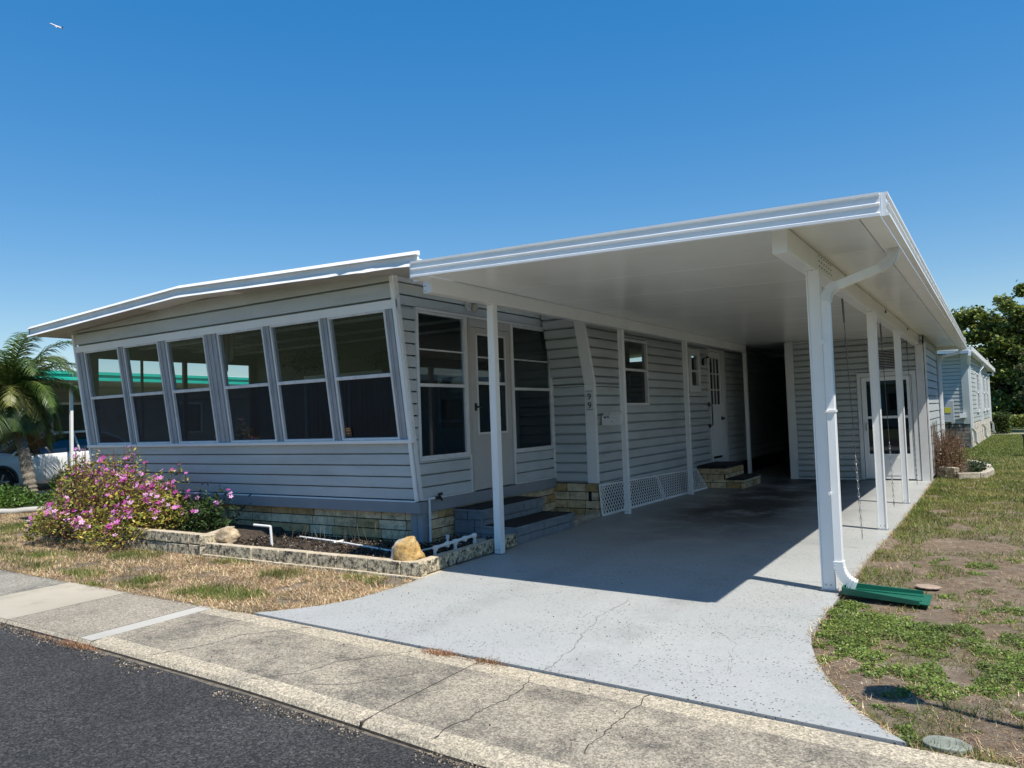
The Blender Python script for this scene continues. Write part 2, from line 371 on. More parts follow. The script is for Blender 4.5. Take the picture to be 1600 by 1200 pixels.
def npmesh(name, V, k, mats, mi=None, parent=None, smooth=False, origin=None):
    """V (N,k,3): N separate polygons with k corners"""
    N = V.shape[0]; me = bpy.data.meshes.new(name)
    me.vertices.add(N*k); me.vertices.foreach_set('co', V.reshape(-1).astype(np.float32))
    me.loops.add(N*k); me.loops.foreach_set('vertex_index', np.arange(N*k, dtype=np.int32))
    me.polygons.add(N); me.polygons.foreach_set('loop_start', np.arange(0, N*k, k, dtype=np.int32))
    me.polygons.foreach_set('loop_total', np.full(N, k, dtype=np.int32))
    for q in (mats if isinstance(mats, (list, tuple)) else [mats]): me.materials.append(q)
    if mi is not None: me.polygons.foreach_set('material_index', mi.astype(np.int32))
    if smooth: me.polygons.foreach_set('use_smooth', np.ones(N, bool))
    me.update(calc_edges=True)
    o = bpy.data.objects.new(name, me); COL.objects.link(o)
    finish(o, V.reshape(-1, 3), parent, origin); return o
def unit(a): return a/np.maximum(np.linalg.norm(a, axis=-1, keepdims=True), 1e-9)
def leafcards(C, size, rise=.3, aspect=.5, fold=True):
    """pointed leaves at C (N,3), random direction"""
    N = len(C); az = rng.uniform(0, 2*np.pi, N); el = rng.normal(rise, .5, N)
    d = np.stack([np.cos(az)*np.cos(el), np.sin(az)*np.cos(el), np.sin(el)], 1)
    r = unit(np.cross(d, rng.normal(0, 1, (N, 3)))); L = (size*rng.uniform(.6, 1.3, N))[:, None]
    W = L*aspect
    return np.stack([C, C+d*L*.45+r*W*.5, C+d*L, C+d*L*.45-r*W*.5], 1)
# smooth value noise, vectorised
_perm = rng.uniform(0, 1, (256, 256))
def vn(x, y, s=1.0, seed=0):
    x = np.asarray(x)*s+seed*17.3+1000; y = np.asarray(y)*s+seed*9.1+1000
    xi = np.floor(x).astype(int); yi = np.floor(y).astype(int); fx = x-xi; fy = y-yi
    fx = fx*fx*(3-2*fx); fy = fy*fy*(3-2*fy); g = lambda a, b: _perm[a % 256, b % 256]
    return (g(xi, yi)*(1-fx)+g(xi+1, yi)*fx)*(1-fy)+(g(xi, yi+1)*(1-fx)+g(xi+1, yi+1)*fx)*fy
def fbm(x, y, s=1.0, seed=0, o=4): return sum(vn(x, y, s*2**i, seed+i)*.5**i for i in range(o))/sum(.5**i for i in range(o))

# ------------------------------------------------------------------ ground, road, pavement, driveway
g = MB().quad((-500, -400, -.10), (500, -400, -.10), (500, 700, -.10), (-500, 700, -.10)); tag(g.build('ground', MT['ground']), kind='structure')
def edge_y(x):      # street edge of the pavement strip
    return float(np.interp(x, [-60, -9, -7, -5.5, -3.7, -2.2, 0, 40], [3.1, 3.03, 3.0, 2.98, 2.91, 2.79, 2.70, 2.6]))
def inner_y(x): return float(np.interp(x, [-60, -9.5, -5.1, -.4, 40], [4.25, 4.08, 4.02, 3.775, 3.6]))
rd = MB(); xs = [-300, -60, -30, -12, -9] + [(-8.8+.11*i) for i in range(94)] + [3, 8, 40, 300]
ys = [edge_y(x)-.035-.05*(fbm(x, 3, 2.3, 5)-.3) for x in xs]
for i in range(len(xs)-1):
    rd.quad((xs[i], -4.6, -.055), (xs[i+1], -4.6, -.055), (xs[i+1], ys[i+1], -.045), (xs[i], ys[i], -.045))
tag(rd.build('road', MT['asphalt'], origin=(0, 0, 0)), kind='structure')
# strip of grit and soil between asphalt and slab
gs = MB()
for i in range(len(xs)-1):
    gs.quad((xs[i], ys[i]-.12, -.058), (xs[i+1], ys[i+1]-.12, -.058), (xs[i+1], ys[i+1]+.3, -.052), (xs[i], ys[i]+.3, -.052))
tag(gs.build('roadside_soil', simple('gutter_grit', (.13, .11, .08), .95, .5, 14, bmp=1, bscale=80), origin=(0, 0, 0)), kind='structure')
sw = MB()  # pavement slabs; materials: 0 agg,1 grey agg,2 smooth,3 pale,4 edge,5 crack, 6 soft crack
def slab(x0, x1, mi, z=-.012, edge=False):
    n = max(1, int((x1-x0)/.25)); gap = .004
    for i in range(n):
        a = x0+gap+(x1-x0-2*gap)*i/n; b = x0+gap+(x1-x0-2*gap)*(i+1)/n
        ja, jb = .012*(fbm(a, 1, 3, 2)-.5), .012*(fbm(b, 1, 3, 2)-.5)
        ea, eb = edge_y(a)+ja, edge_y(b)+jb; ia, ib = inner_y(a)-.004, inner_y(b)-.004
        if edge:
            sw.quad((a, ea+.02, z-.008), (b, eb+.02, z-.008), (b, eb+.14, z), (a, ea+.14, z), 4)
            sw.quad((a, ea+.14, z), (b, eb+.14, z), (b, ib-.16, z), (a, ia-.16, z), mi)
            sw.quad((a, ia-.16, z), (b, ib-.16, z), (b, ib, z), (a, ia, z), 4)
        else:
            sw.quad((a, ea+.02, z-.004), (b, eb+.02, z-.004), (b, ib, z), (a, ia, z), mi)
        sw.quad((a, ea, z-.03), (b, eb, z-.03), (b, eb+.02, z-.006), (a, ea+.02, z-.006), 4)
        sw.quad((a, ea-.004, z-.06), (b, eb-.004, z-.06), (b, eb, z-.03), (a, ea, z-.03), 5)
slab(-60, -30, 1); slab(-30, -12, 1); slab(-12, -8.0, 1); slab(-8.0, -6.93, 2); slab(-6.93, -5.80, 7); slab(-5.80, -5.62, 3)
slab(-5.62, -2.80, 1 if False else 0, edge=True); slab(-2.80, .6, 0, edge=True); slab(.6, 3, 0); slab(3, 8, 0); slab(8, 60, 2)
def crack(mb, pts, wd, mi, z, jit=.012, seg=14):
    P = []
    for (a, b) in zip(pts[:-1], pts[1:]):
        for k in range(seg): P.append((a[0]+(b[0]-a[0])*k/seg, a[1]+(b[1]-a[1])*k/seg))
    P.append(pts[-1]); off = 0; Q = []
    for q in P:
        off = off*.7+random.uniform(-jit, jit); Q.append((q[0]+off, q[1]+random.uniform(-jit, jit)*.4))
    for i in range(len(Q)-1):
        a, b = Q[i], Q[i+1]; d = Vector((b[0]-a[0], b[1]-a[1], 0)).normalized(); n_ = Vector((-d.y, d.x, 0))*wd*random.uniform(.25, .8)
        mb.quad((a[0]-n_.x, a[1]-n_.y, z), (b[0]-n_.x, b[1]-n_.y, z), (b[0]+n_.x, b[1]+n_.y, z), (a[0]+n_.x, a[1]+n_.y, z), mi)
Z = -.0095
crack(sw, [(-2.34, 2.84), (-2.33, 3.2), (-2.30, 3.48), (-2.36, 3.82)], .005, 5, Z)
crack(sw, [(-1.63, 3.05), (-1.65, 3.43), (-1.65, 3.83)], .0045, 5, Z)
crack(sw, [(-4.9, 2.98), (-4.72, 3.3), (-4.7, 3.6), (-4.4, 3.95)], .007, 6, Z)
crack(sw, [(-3.9, 2.95), (-3.65, 3.2), (-3.62, 3.45), (-3.3, 3.85)], .008, 6, Z)
crack(sw, [(-3.45, 3.1), (-3.25, 3.2), (-3.0, 3.55)], .006, 6, Z)
crack(sw, [(-5.35, 2.99), (-5.3, 3.5), (-5.0, 3.95)], .005, 6, Z)
crack(sw, [(-.75, 2.85), (-.8, 3.3), (-.72, 3.6)], .005, 6, Z)
sw.box(-2.806, -2.794, edge_y(-2.8), inner_y(-2.8), -.05, -.0155, 5)
tag(sw.build('pavement', [MT['agg'], MT['agg_grey'], MT['conc_smooth'], MT['conc_pale'], MT['conc_edge'], MT['crack'], MT['crack_soft'], aggregate('worn_concrete', (.36, .315, .245), (.22, .195, .15), (.5, .46, .38), .25)], origin=(0, 0, 0)), kind='structure')
# driveway slab
left = [(-5.12, 4.03), (-4.98, 4.19), (-4.8, 4.43), (-4.69, 4.75), (-4.67, 5.23), (-4.70, 5.64)]
right = [(-.42, 3.79), (-.52, 3.9), (-.66, 4.08), (-.83, 4.39), (-.97, 4.73), (-1.06, 5.03), (-1.12, 5.31), (-1.13, 5.81), (-1.13, 6.44), (-1.14, 8.3), (-1.12, 10.4), (-1.11, 14.4), (-1.13, 16.6)]
dv = MB()
outer = left + [(-5.02, 5.66), (-5.04, 9.0), (-5.04, 27)] + [(-3.7, 27), (-3.7, 16.63), (-1.13, 16.63)] + right[::-1][1:]
outer = [(x, y) for x, y in outer]
base = [(x, y, 0) for x, y in outer]
dv.prism([(x, y, -.07) for x, y in outer], (0, 0, .07))
crack(dv, [(-2.33, 3.88), (-2.39, 4.38), (-2.48, 4.66), (-2.56, 5.07), (-2.58, 5.66)], .0035, 2, .0025)
crack(dv, [(-.97, 6.9), (-1.9, 6.82), (-4.5, 6.95)], .003, 2, .0025, .002)
crack(dv, [(-1.2, 9.0), (-2.0, 9.0)], .003, 2, .0025, .004)
crack(dv, [(-1.2, 12.2), (-4.6, 12.25)], .004, 2, .0025, .002)
crack(dv, [(-1.9, 5.4), (-1.5, 4.9), (-1.35, 4.3)], .0013, 2, .0025)
crack(dv, [(-4.0, 5.6), (-3.5, 6.2), (-3.3, 7.2)], .003, 2, .0025)
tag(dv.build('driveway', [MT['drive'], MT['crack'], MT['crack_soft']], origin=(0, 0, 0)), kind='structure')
# lawn sheets (gently uneven)
def lawn_h(x, y): return -.022+.022*(fbm(x, y, 1.1, 3)-.5)+.012*(fbm(x, y, 6, 8)-.5)
LV, LF = [], []
def lawn_grid(x0, x1, y0f, y1f, dx, ny):
    nx = max(1, int((x1-x0)/dx)); b = len(LV)
    for i in range(nx+1):
        x = x0+(x1-x0)*i/nx; a, c = y0f(x), y1f(x)
        for j in range(ny+1):
            y = a+(c-a)*(j/ny); LV.append((x, y, float(lawn_h(x, y))))
    for i in range(nx):
        for j in range(ny): q = b+i*(ny+1)+j; LF.append((q, q+ny+1, q+ny+2, q+1))
lawn_grid(-60, -16, lambda x: inner_y(x), lambda x: 40, 1.0, 60)
lawn_grid(-16, -4.62, lambda x: inner_y(x)+.003, lambda x: 7.6, .06, 50)
lawn_grid(-1.16, 3, lambda x: inner_y(x)+.003, lambda x: 20, .06, 300)
lawn_grid(3, 60, lambda x: inner_y(x), lambda x: 20, 1.0, 30)
lawn_grid(-16, 60, lambda x: 20, lambda x: 120, 1.0, 120)
lb = MB(); lb.v = LV; lb.f = LF; lb.m = [1 if (LV[f_[0]][0] >= 2.9 or LV[f_[0]][1] >= 19.9 or LV[f_[0]][0] < -16.1) else 0 for f_ in LF]
# keep the sheet out from under the slab's visible top
tag(lb.build('lawn', [MT['lawn'], MT['ground']], smooth=True, origin=(0, 0, 0)), kind='structure')

# ------------------------------------------------------------------ the mobile home
XS, XM = -5.75, -5.04          # side wall of the sun room, side wall of the home
YJ = 10.1                      # where the wide part starts
XL = -12.68
TL_ = .137
def FY(z): return 6.87-TL_*(z-.56)
NF = Vector((0, -1, -TL_)).normalized(); VF = Vector((0, -TL_, 1)).normalized()
def FP(x, z, off=0):
    p = Vector((x, FY(z), z)); return p+NF*off
def fbox(mb, x0, x1, z0, z1, o0, o1, mi=0):
    mb.hexa([FP(x0, z0, o1), FP(x1, z0, o1), FP(x1, z0, o0), FP(x0, z0, o0), FP(x0, z1, o1), FP(x1, z1, o1), FP(x1, z1, o0), FP(x0, z1, o0)], mi)
home = thing('mobile_home', 'grey sided mobile home with glazed leaning front sun room, beside the carport', 'mobile home', (-8.9, 10, 0))
def roofz(x, bottom=True):     # underside of the home's roof
    z = 3.30-abs(x+9.2)*.0475 if x < -9.2 else 3.30-(x+9.2)*.028
    return z
def fsid(x0, x1, z0, z1, pitch=.138, zref=.56):
    s = MB(); h = (z1-z0)/VF.z
    s.siding(FP(x0, z0), (1, 0, 0), NF, x1-x0, h, pitch/VF.z, z_off=((z0-zref) % pitch)/VF.z, v=VF); return s
front = MB()
a = fsid(XL, XS, .56, 1.245, .137); front.add(a.v, a.f)
a = fsid(XL, XS, 2.90, 3.42, .19, 2.90)
a.clip([((-9.2, 0, roofz(-9.2)-.005), (-.0475, 0, 1)), ((-9.2, 0, roofz(-9.2)-.005), (.028, 0, 1))], None); front.add(a.v, a.f)
# backing sheets behind the boards
front.quad(FP(XL, .56, -.06), FP(XS, .56, -.06), FP(XS, 1.245, -.06), FP(XL, 1.245, -.06))
front.build('front_siding', MT['siding'], home)
tr = MB()
fbox(tr, XL-.01, XS+.03, 1.245, 1.285, -.02, .05)          # sill
fbox(tr, XL-.01, XS+.02, 2.80, 2.90, -.02, .022)           # header
fbox(tr, XS-.035, XS+.012, .56, 1.25, .012, .04)           # lower corner strips
fbox(tr, XL-.012, XL+.035, .56, 1.25, .012, .03)
fbox(tr, XS-.03, XS+.02, 1.25, 3.17, -.002, .034)
fbox(tr, XL-.02, XL+.03, 1.25, 3.10, -.01, .03)
fbox(tr, XL, XS-.04, .545, .562, .0, .03)
tr.build('corner_trim', MT['white'], home, bevel=.003)
units = [(-12.42, -11.44), (-11.30, -10.39), (-10.20, -9.29), (-9.00, -8.05), (-7.91, -6.98), (-6.85, -5.91)]
# mullions between the units
e = [XL+.03]+[v for u_ in units for v in u_]+[XS-.03]
for i in range(0, len(e), 2):
    a, b = e[i], e[i+1]; mul = MB()
    fbox(mul, a, b, 1.285, 2.80, -.07, .0)
    nn = max(2, int((b-a)/.085)); sp = (b-a)/nn
    for k in range(nn): fbox(mul, a+k*sp+.02, a+k*sp+sp*.5, 1.285, 2.80, 0, .012)
    mul.build('mullion', simple('mullion_grey', (.40, .41, .43), .45, .12, 5, sc3=(1, 1, .4), dirt=(.2, .2, .2), dirtfac=.4), home)
for i, (a, b) in enumerate(units):
    fr = MB(); t_ = .028
    fbox(fr, a, a+t_, 1.285, 2.80, -.05, .022); fbox(fr, b-t_, b, 1.285, 2.80, -.05, .022)
    fbox(fr, a+t_, b-t_, 1.285, 1.285+t_, -.05, .02); fbox(fr, a+t_, b-t_, 2.80-t_, 2.80, -.05, .02)
    fbox(fr, a+t_, b-t_, 2.025, 2.068, -.04, .026)
    fo = fr.build('window', MT['alu'], home, bevel=.003)
    pu = MB(); fbox(pu, a+t_, b-t_, 2.068, 2.80-t_, -.012, -.008); pu.build('pane', MT['glass'], fo)
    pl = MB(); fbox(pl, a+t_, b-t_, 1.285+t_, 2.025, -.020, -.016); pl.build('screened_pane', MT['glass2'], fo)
    if i == 5:
        st = MB(); fbox(st, a+.04, a+.15, 1.33, 1.45, -.006, -.004); fbox(st, a+.05, a+.14, 1.40, 1.41, -.004, -.003, 1)
        fbox(st, a+.05, a+.14, 1.365, 1.372, -.004, -.003, 1); fbox(st, a+.06, a+.13, 1.42, 1.435, -.004, -.003, 1)
        fbox(st, a+.09, a+.097, 1.34, 1.40, -.004, -.003, 1)
        st.build('sticker', [MT['dark'], simple('sticker_orange', (.6, .25, .05), .5)], fo)
# blue-grey skirt band and block base
bd = MB(); bd.hexa([(XL, 6.85, .41), (XS+.03, 6.85, .41), (XS+.03, 7.02, .41), (XL, 7.02, .41), (XL, 6.84, .545), (XS+.03, 6.84, .545), (XS+.03, 7.02, .545), (XL, 7.02, .545)])
bd.box(XS-.1, XS+.03, 7.02, YJ-.002, .41, .553)
bd.box(XS-.16, XS+.02, 6.90, 6.96, .03, .41); bd.box(XS-.02, XS+.02, 6.96, 7.06, .03, .41)
bd.box(XS-.075, XS-.06, 6.89, 6.90, .03, .41)
bd.build('skirt_band', MT['band'], home, bevel=.004)
def blocks(mb, o, u, n, L, H, bh=.118, bl=.40, dep=.06, joint=.012, seed=0):
    rn = random.Random(seed); o, u, n = Vector(o), Vector(u).normalized(), Vector(n).normalized()
    z = 0; r_ = 0
    mb.obox(o+u*L/2+n*(-dep*.6)+Vector((0, 0, H/2)), u*L/2, n*dep*.5, Vector((0, 0, H/2)), 3)
    while z < H-.02:
        x = -rn.uniform(.1, .9)*bl if r_ % 2 else -(bl*.5)*rn.uniform(.0, .5); hz = min(bh-joint, H-z)
        while x < L:
            w_ = bl*rn.uniform(.9, 1.1); a, b = max(x, 0), min(x+w_-joint, L)
            if b-a > .03:
                off = rn.uniform(-.004, .004)
                c = o+u*(a+b)/2+n*(off)+Vector((0, 0, z+hz/2))
                mb.obox(c, u*(b-a)/2, n*(.018), Vector((0, 0, hz/2)), rn.choice([0, 0, 1, 1, 2]))
            x += w_
        z += bh; r_ += 1
base = MB()
blocks(base, (XL+.05, 6.955, -.04), (1, 0, 0), (0, -1, 0), XS-.17-XL-.05, .45, seed=1)
blocks(base, (XS-.03, 7.06, -.04), (0, 1, 0), (1, 0, 0), YJ-7.06, .45, seed=2)
blocks(base, (XS-.03, YJ+.02, -.02), (1, 0, 0), (0, -1, 0), XM-XS+.03, .50, seed=4, bh=.125, bl=.3)
blocks(base, (XM-.02, YJ+.02, -.02), (0, 1, 0), (1, 0, 0), .25, .50, seed=5, bh=.125, bl=.3)
blocks(base, (XL+.03, 22, -.04), (0, -1, 0), (-1, 0, 0), 15, .45, seed=6)
base.build('block_base', BR, home, bevel=.006)
# sun room side wall (x = XS)
def srect(mb, y0, y1, z0, z1, o0=0, o1=.03, x=XS, mi=0): mb.box(x+o0, x+o1, y0, y1, z0, z1, mi)
ss = MB(); X1 = (1, 0, 0)
def ssid(y0, y1, z0, z1, pitch=.141, x=XS, zref=.56, tilt=False):
    q = MB().siding((x, y0, z0), (0, 1, 0), X1, y1-y0, z1-z0, pitch, z_off=(z0-zref) % pitch)
    if tilt: q.clip([((x, FY(0), 0), (0, -1, -TL_))], None)
    ss.add(q.v, q.f)
ssid(6.3, 6.88, .56, 2.83, tilt=True)           # wedge beside the leaning corner
ssid(6.3, YJ, 2.83, 3.19, tilt=True)
ssid(6.8, 7.90, .56, 1.02, tilt=True); ssid(8.96, YJ-.03, .56, 1.0)
ss.build('side_siding', MT['siding'], home)
stt = MB()
for z0, z1 in ((.56, 1.0), (1.0, 2.0), (2.0, 3.19)):   # leaning corner strip
    stt.hexa([(XS, FY(z0)+.0, z0), (XS+.032, FY(z0), z0), (XS+.032, FY(z0)+.05, z0), (XS, FY(z0)+.05, z0), (XS, FY(z1), z1), (XS+.032, FY(z1), z1), (XS+.032, FY(z1)+.05, z1), (XS, FY(z1)+.05, z1)])
srect(stt, 6.87, YJ-.03, 2.81, 2.84, 0, .04)
srect(stt, 6.885, 6.905, 1.05, 2.81, 0, .03); srect(stt, 6.885, 7.92, 1.02, 1.045, 0, .03)
srect(stt, 7.90, 7.92, .56, 1.02, 0, .03); srect(stt, 6.93, 7.92, .556, .575, 0, .032)
srect(stt, 8.95, 8.97, .56, 1.0, 0, .03); srect(stt, 8.95, YJ-.03, 1.0, 1.022, 0, .03); srect(stt, 8.97, YJ-.03, .556, .575, 0, .031)
srect(stt, YJ-.03, YJ-.002, .56, 2.95, 0, .032)
srect(stt, 8.95, 8.985, 1.022, 2.81, 0, .022); srect(stt, 7.86, 7.90, 1.045, 2.81, 0, .02)
stt.build('side_trim', MT['trim'], home, bevel=.002)
def sidewin(y0, y1, z0, z1, m1, m2):
    fr = MB(); t_ = .03
    srect(fr, y0, y0+t_, z0, z1, -.03, .018); srect(fr, y1-t_, y1, z0, z1, -.03, .018)
    srect(fr, y0+t_, y1-t_, z0, z0+t_, -.03, .016); srect(fr, y0+t_, y1-t_, z1-t_, z1, -.03, .016)
    srect(fr, y0+t_, y1-t_, m1, m1+.018, -.02, .012); srect(fr, y0+t_, y1-t_, m2-.02, m2+.02, -.02, .02)
    fo = fr.build('window', MT['alu'], home, bevel=.003)
    a = MB(); srect(a, y0+t_, y1-t_, m2+.02, m1, -.010, -.006); a.build('pane', MT['glass'], fo)
    a = MB(); srect(a, y0+t_, y1-t_, m1+.018, z1-t_, -.010, -.006); a.build('pane', MT['glass'], fo)
    a = MB(); srect(a, y0+t_, y1-t_, z0+t_, m2-.02, -.016, -.012); a.build('screened_pane', MT['glass2'], fo)
sidewin(6.905, 7.86, 1.045, 2.81, 2.34, 1.92)
sidewin(8.985, YJ-.03, 1.022, 2.81, 2.31, 1.90)
# sun room door
dr = MB()
srect(dr, 8.02, 8.12, .57, 2.70, -.03, .004); srect(dr, 8.80, 8.93, .57, 2.70, -.03, .004)
srect(dr, 8.12, 8.80, .57, 1.29, -.03, .004); srect(dr, 8.12, 8.80, 2.62, 2.70, -.03, .004)
d1 = dr.build('door', MT['door_tan'], home, bevel=.003)
q = MB(); srect(q, 7.90, 8.015, .56, 2.81, -.05, .008); srect(q, 8.935, 8.95, .56, 2.81, -.05, .012); srect(q, 8.015, 8.935, 2.705, 2.81, -.05, .008)
for yy in (7.93, 7.965): srect(q, yy, yy+.01, .56, 2.81, .008, .018)
q.build('door_frame', MT['door_tan'], home)
q = MB()
for z0, z1 in ((1.29, 1.315), (2.60, 2.625), (2.30, 2.318), (1.945, 1.985)): srect(q, 8.12, 8.80, z0, z1, .002, .016)
srect(q, 8.11, 8.13, 1.28, 2.63, .002, .016); srect(q, 8.79, 8.81, 1.28, 2.63, .002, .016)
q.build('glazing_bar', MT['trim'], d1)
q = MB(); srect(q, 8.12, 8.80, 1.29, 2.62, -.014, -.010); q.build('pane', glassm('door_glass', (.45, .48, .46), 1.1), d1)
q = MB(); q.box(XS+.003, XS+.014, 8.045, 8.085, 1.60, 1.70); q.tube([(XS+.014, 8.065, 1.65), (XS+.05, 8.065, 1.65)], .012); q.tube([(XS+.05, 8.06, 1.65), (XS+.05, 8.15, 1.65)], .01); q.build('handle', MT['dark'], d1)
# jog wall and leaning white corner
jw = MB()
a = MB().siding((XS, YJ, .48), (1, 0, 0), (0, -1, 0), XM-XS, 1.95-.48, .1435, gap=.2); jw.add(a.v, a.f)
LN = .29  # lean per metre above the kink
v2 = Vector((0, -LN, 1)).normalized(); n2 = Vector((0, -1, -LN)).normalized()
a = MB().siding((XS+.034, YJ, 1.95), (1, 0, 0), n2, XM-XS-.034, 1.30/v2.z, .1435/v2.z, v=v2, z_off=(1.95-.48) % .1435, gap=.2); jw.add(a.v, a.f)
jw.build('step_wall_siding', MT['siding'], home)
q = MB()
def cornerstrip(x0, x1, ya, yb):
    q.hexa([(x0, ya, .48), (x1, ya, .48), (x1, yb, .48), (x0, yb, .48), (x0, ya, 1.95), (x1, ya, 1.95), (x1, yb, 1.95), (x0, yb, 1.95)])
    s_ = LN*1.25
    q.hexa([(x0, ya, 1.95), (x1, ya, 1.95), (x1, yb, 1.95), (x0, yb, 1.95), (x0, ya-s_, 3.2), (x1, ya-s_, 3.2), (x1, yb-s_, 3.2), (x0, yb-s_, 3.2)])
cornerstrip(XM-.14, XM+.03, YJ-.025, YJ+.03); cornerstrip(XM+.002, XM+.02, YJ+.03, YJ+.055)
cs = q.build('leaning_corner_trim', MT['white'], home, bevel=.003)
# main side wall (x = XM): boards around window openings
ms = MB()
def msid(y0, y1, z0, z1, clip=False):
    q = MB().siding((XM, y0, z0), (0, 1, 0), X1, y1-y0, z1-z0, .1435, z_off=(z0-.33) % .1435, gap=.2)
    if clip: q.clip([((XM, YJ, 1.95), (0, -1, -LN))], None)
    ms.add(q.v, q.f)
WIN = [(11.10, 12.16, 1.62, 2.72), (14.25, 14.89, 1.87, 2.73)]; DOOR = (15.42, 16.50, .43, 2.80)
msid(YJ+.02, 11.10, .44, 1.95); msid(9.6, 11.10, 1.95, 3.16, True)
msid(11.10, 12.16, .40, 1.62); msid(11.10, 12.16, 2.72, 3.16); msid(12.16, 14.25, .37, 3.16)
msid(14.25, 14.89, .35, 1.87); msid(14.25, 14.89, 2.73, 3.16); msid(14.89, 15.42, .35, 3.16)
msid(15.42, 16.50, 2.80, 3.16); msid(16.50, 22, .30, 3.16)
ms.build('side_wall_siding', MT['siding'], home)
def housewin(y0, y1, z0, z1, fw_, mid):
    q = MB()
    for a in ((y0, y0+fw_, z0, z1), (y1-fw_, y1, z0, z1), (y0+fw_, y1-fw_, z0, z0+fw_), (y0+fw_, y1-fw_, z1-fw_, z1), (y0+fw_, y1-fw_, mid-.02, mid+.02)):
        q.box(XM-.06, XM+.03, *a)
    fo = q.build('window', MT['trim'], home, bevel=.004)
    q = MB(); q.box(XM-.03, XM-.026, y0+fw_, y1-fw_, z0+fw_, mid-.02); q.build('pane', MT['glass2'], fo)
    q = MB(); q.box(XM-.015, XM-.011, y0+fw_, y1-fw_, mid+.02, z1-fw_); q.build('pane', MT['glass'], fo)
    q = MB(); q.box(XM-.5, XM-.48, y0-.4, y1+.4, z0-.3, z1+.3); q.build('dark_backing', MT['mat_black'], fo)  # black sheet behind the panes stands for the unlit room
housewin(*WIN[0], .045, 2.21); housewin(*WIN[1], .13, 2.29)
q = MB()
q.box(XM-.05, XM+.035, 15.42, 15.47, .35, 2.80); q.box(XM-.05, XM+.035, 16.30, 16.50, .35, 2.80); q.box(XM-.05, XM+.035, 15.47, 16.30, 2.74, 2.80)
q.box(XM-.05, XM+.03, 15.47, 16.30, .35, .48)
dfo = q.build('door_casing', MT['trim'], home, bevel=.004)
q = MB(); q.box(XM-.03, XM+.0, 15.48, 16.28, .53, 1.62); q.box(XM-.03, XM+0, 15.48, 15.56, 1.62, 2.73); q.box(XM-.03, XM+0, 16.2, 16.28, 1.62, 2.73)
q.box(XM-.03, XM, 15.56, 16.2, 2.60, 2.73)
for z_ in (1.93, 2.27): q.box(XM-.03, XM+.004, 15.56, 16.2, z_-.012, z_+.012)
for y_ in (15.77, 15.98): q.box(XM-.03, XM+.003, y_-.01, y_+.01, 1.62, 2.60)
d2 = q.build('door', MT['white'], home, bevel=.003)
q = MB(); q.box(XM-.02, XM-.016, 15.56, 16.2, 1.62, 2.60); q.build('pane', MT['glass2'], d2)
q = MB(); q.box(XM+.0, XM+.02, 16.2, 16.26, 1.28, 1.36); q.tube([(XM+.02, 16.23, 1.32), (XM+.07, 16.23, 1.32)], .022); q.build('handle', MT['dark'], d2)
q = MB(); q.tube([(XM+.02, 15.33, 1.16), (XM+.09, 15.33, 1.20), (XM+.09, 15.33, 1.60), (XM+.02, 15.33, 1.64)], .014)
q.tube([(XM+.02, 15.33, 1.14), (XM+.02, 15.33, 1.22)], .03); q.tube([(XM+.02, 15.33, 1.58), (XM+.02, 15.33, 1.67)], .03)
q.build('grab_bar', MT['dark'], home)
# inside the sun room
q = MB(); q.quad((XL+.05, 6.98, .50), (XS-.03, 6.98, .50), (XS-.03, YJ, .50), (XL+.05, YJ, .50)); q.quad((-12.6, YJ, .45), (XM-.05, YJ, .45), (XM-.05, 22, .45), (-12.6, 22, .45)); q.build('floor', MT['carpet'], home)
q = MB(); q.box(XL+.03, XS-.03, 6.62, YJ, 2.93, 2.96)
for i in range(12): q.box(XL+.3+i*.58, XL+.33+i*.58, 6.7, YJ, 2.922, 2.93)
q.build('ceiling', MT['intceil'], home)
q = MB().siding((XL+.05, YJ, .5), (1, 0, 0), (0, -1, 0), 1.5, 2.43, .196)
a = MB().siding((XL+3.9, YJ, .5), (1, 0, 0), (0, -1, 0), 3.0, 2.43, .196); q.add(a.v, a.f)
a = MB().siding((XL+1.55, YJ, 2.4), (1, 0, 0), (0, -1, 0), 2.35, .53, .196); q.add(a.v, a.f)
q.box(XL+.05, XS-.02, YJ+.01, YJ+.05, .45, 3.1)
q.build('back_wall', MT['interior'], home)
q = MB()
for i in range(60):
    x = XL+1.6+i*.038; q.box(x, x+.026, YJ-.05+.02*math.sin(i*1.9), YJ-.03+.02*math.sin(i*1.9), .6, 2.36)
q.build('curtain', MT['curtain'], home)
q = MB()
for a_ in ((-11.15, -11.08, .55, 2.42), (-8.86, -8.79, .55, 2.42), (-10.0, -9.95, .55, 2.36), (-11.08, -8.86, 2.36, 2.42)): q.box(a_[0], a_[1], YJ-.08, YJ-.06, a_[2], a_[3])
q.build('inner_door_frame', MT['trim'], home)
q = MB()
for y_ in (7.6, 8.6, 9.5): q.box(XL+.06, XS-.05, y_, y_+.05, 2.895, 2.93)
q.build('ceiling_batten', MT['trim'], home)
q = MB(); q.box(-7.9, -7.2, YJ-.09, YJ-.06, 1.45, 2.25); q.box(-7.85, -7.25, YJ-.1, YJ-.09, 1.5, 2.2, 1); q.build('inner_window', [MT['trim'], MT['carglass']], home)
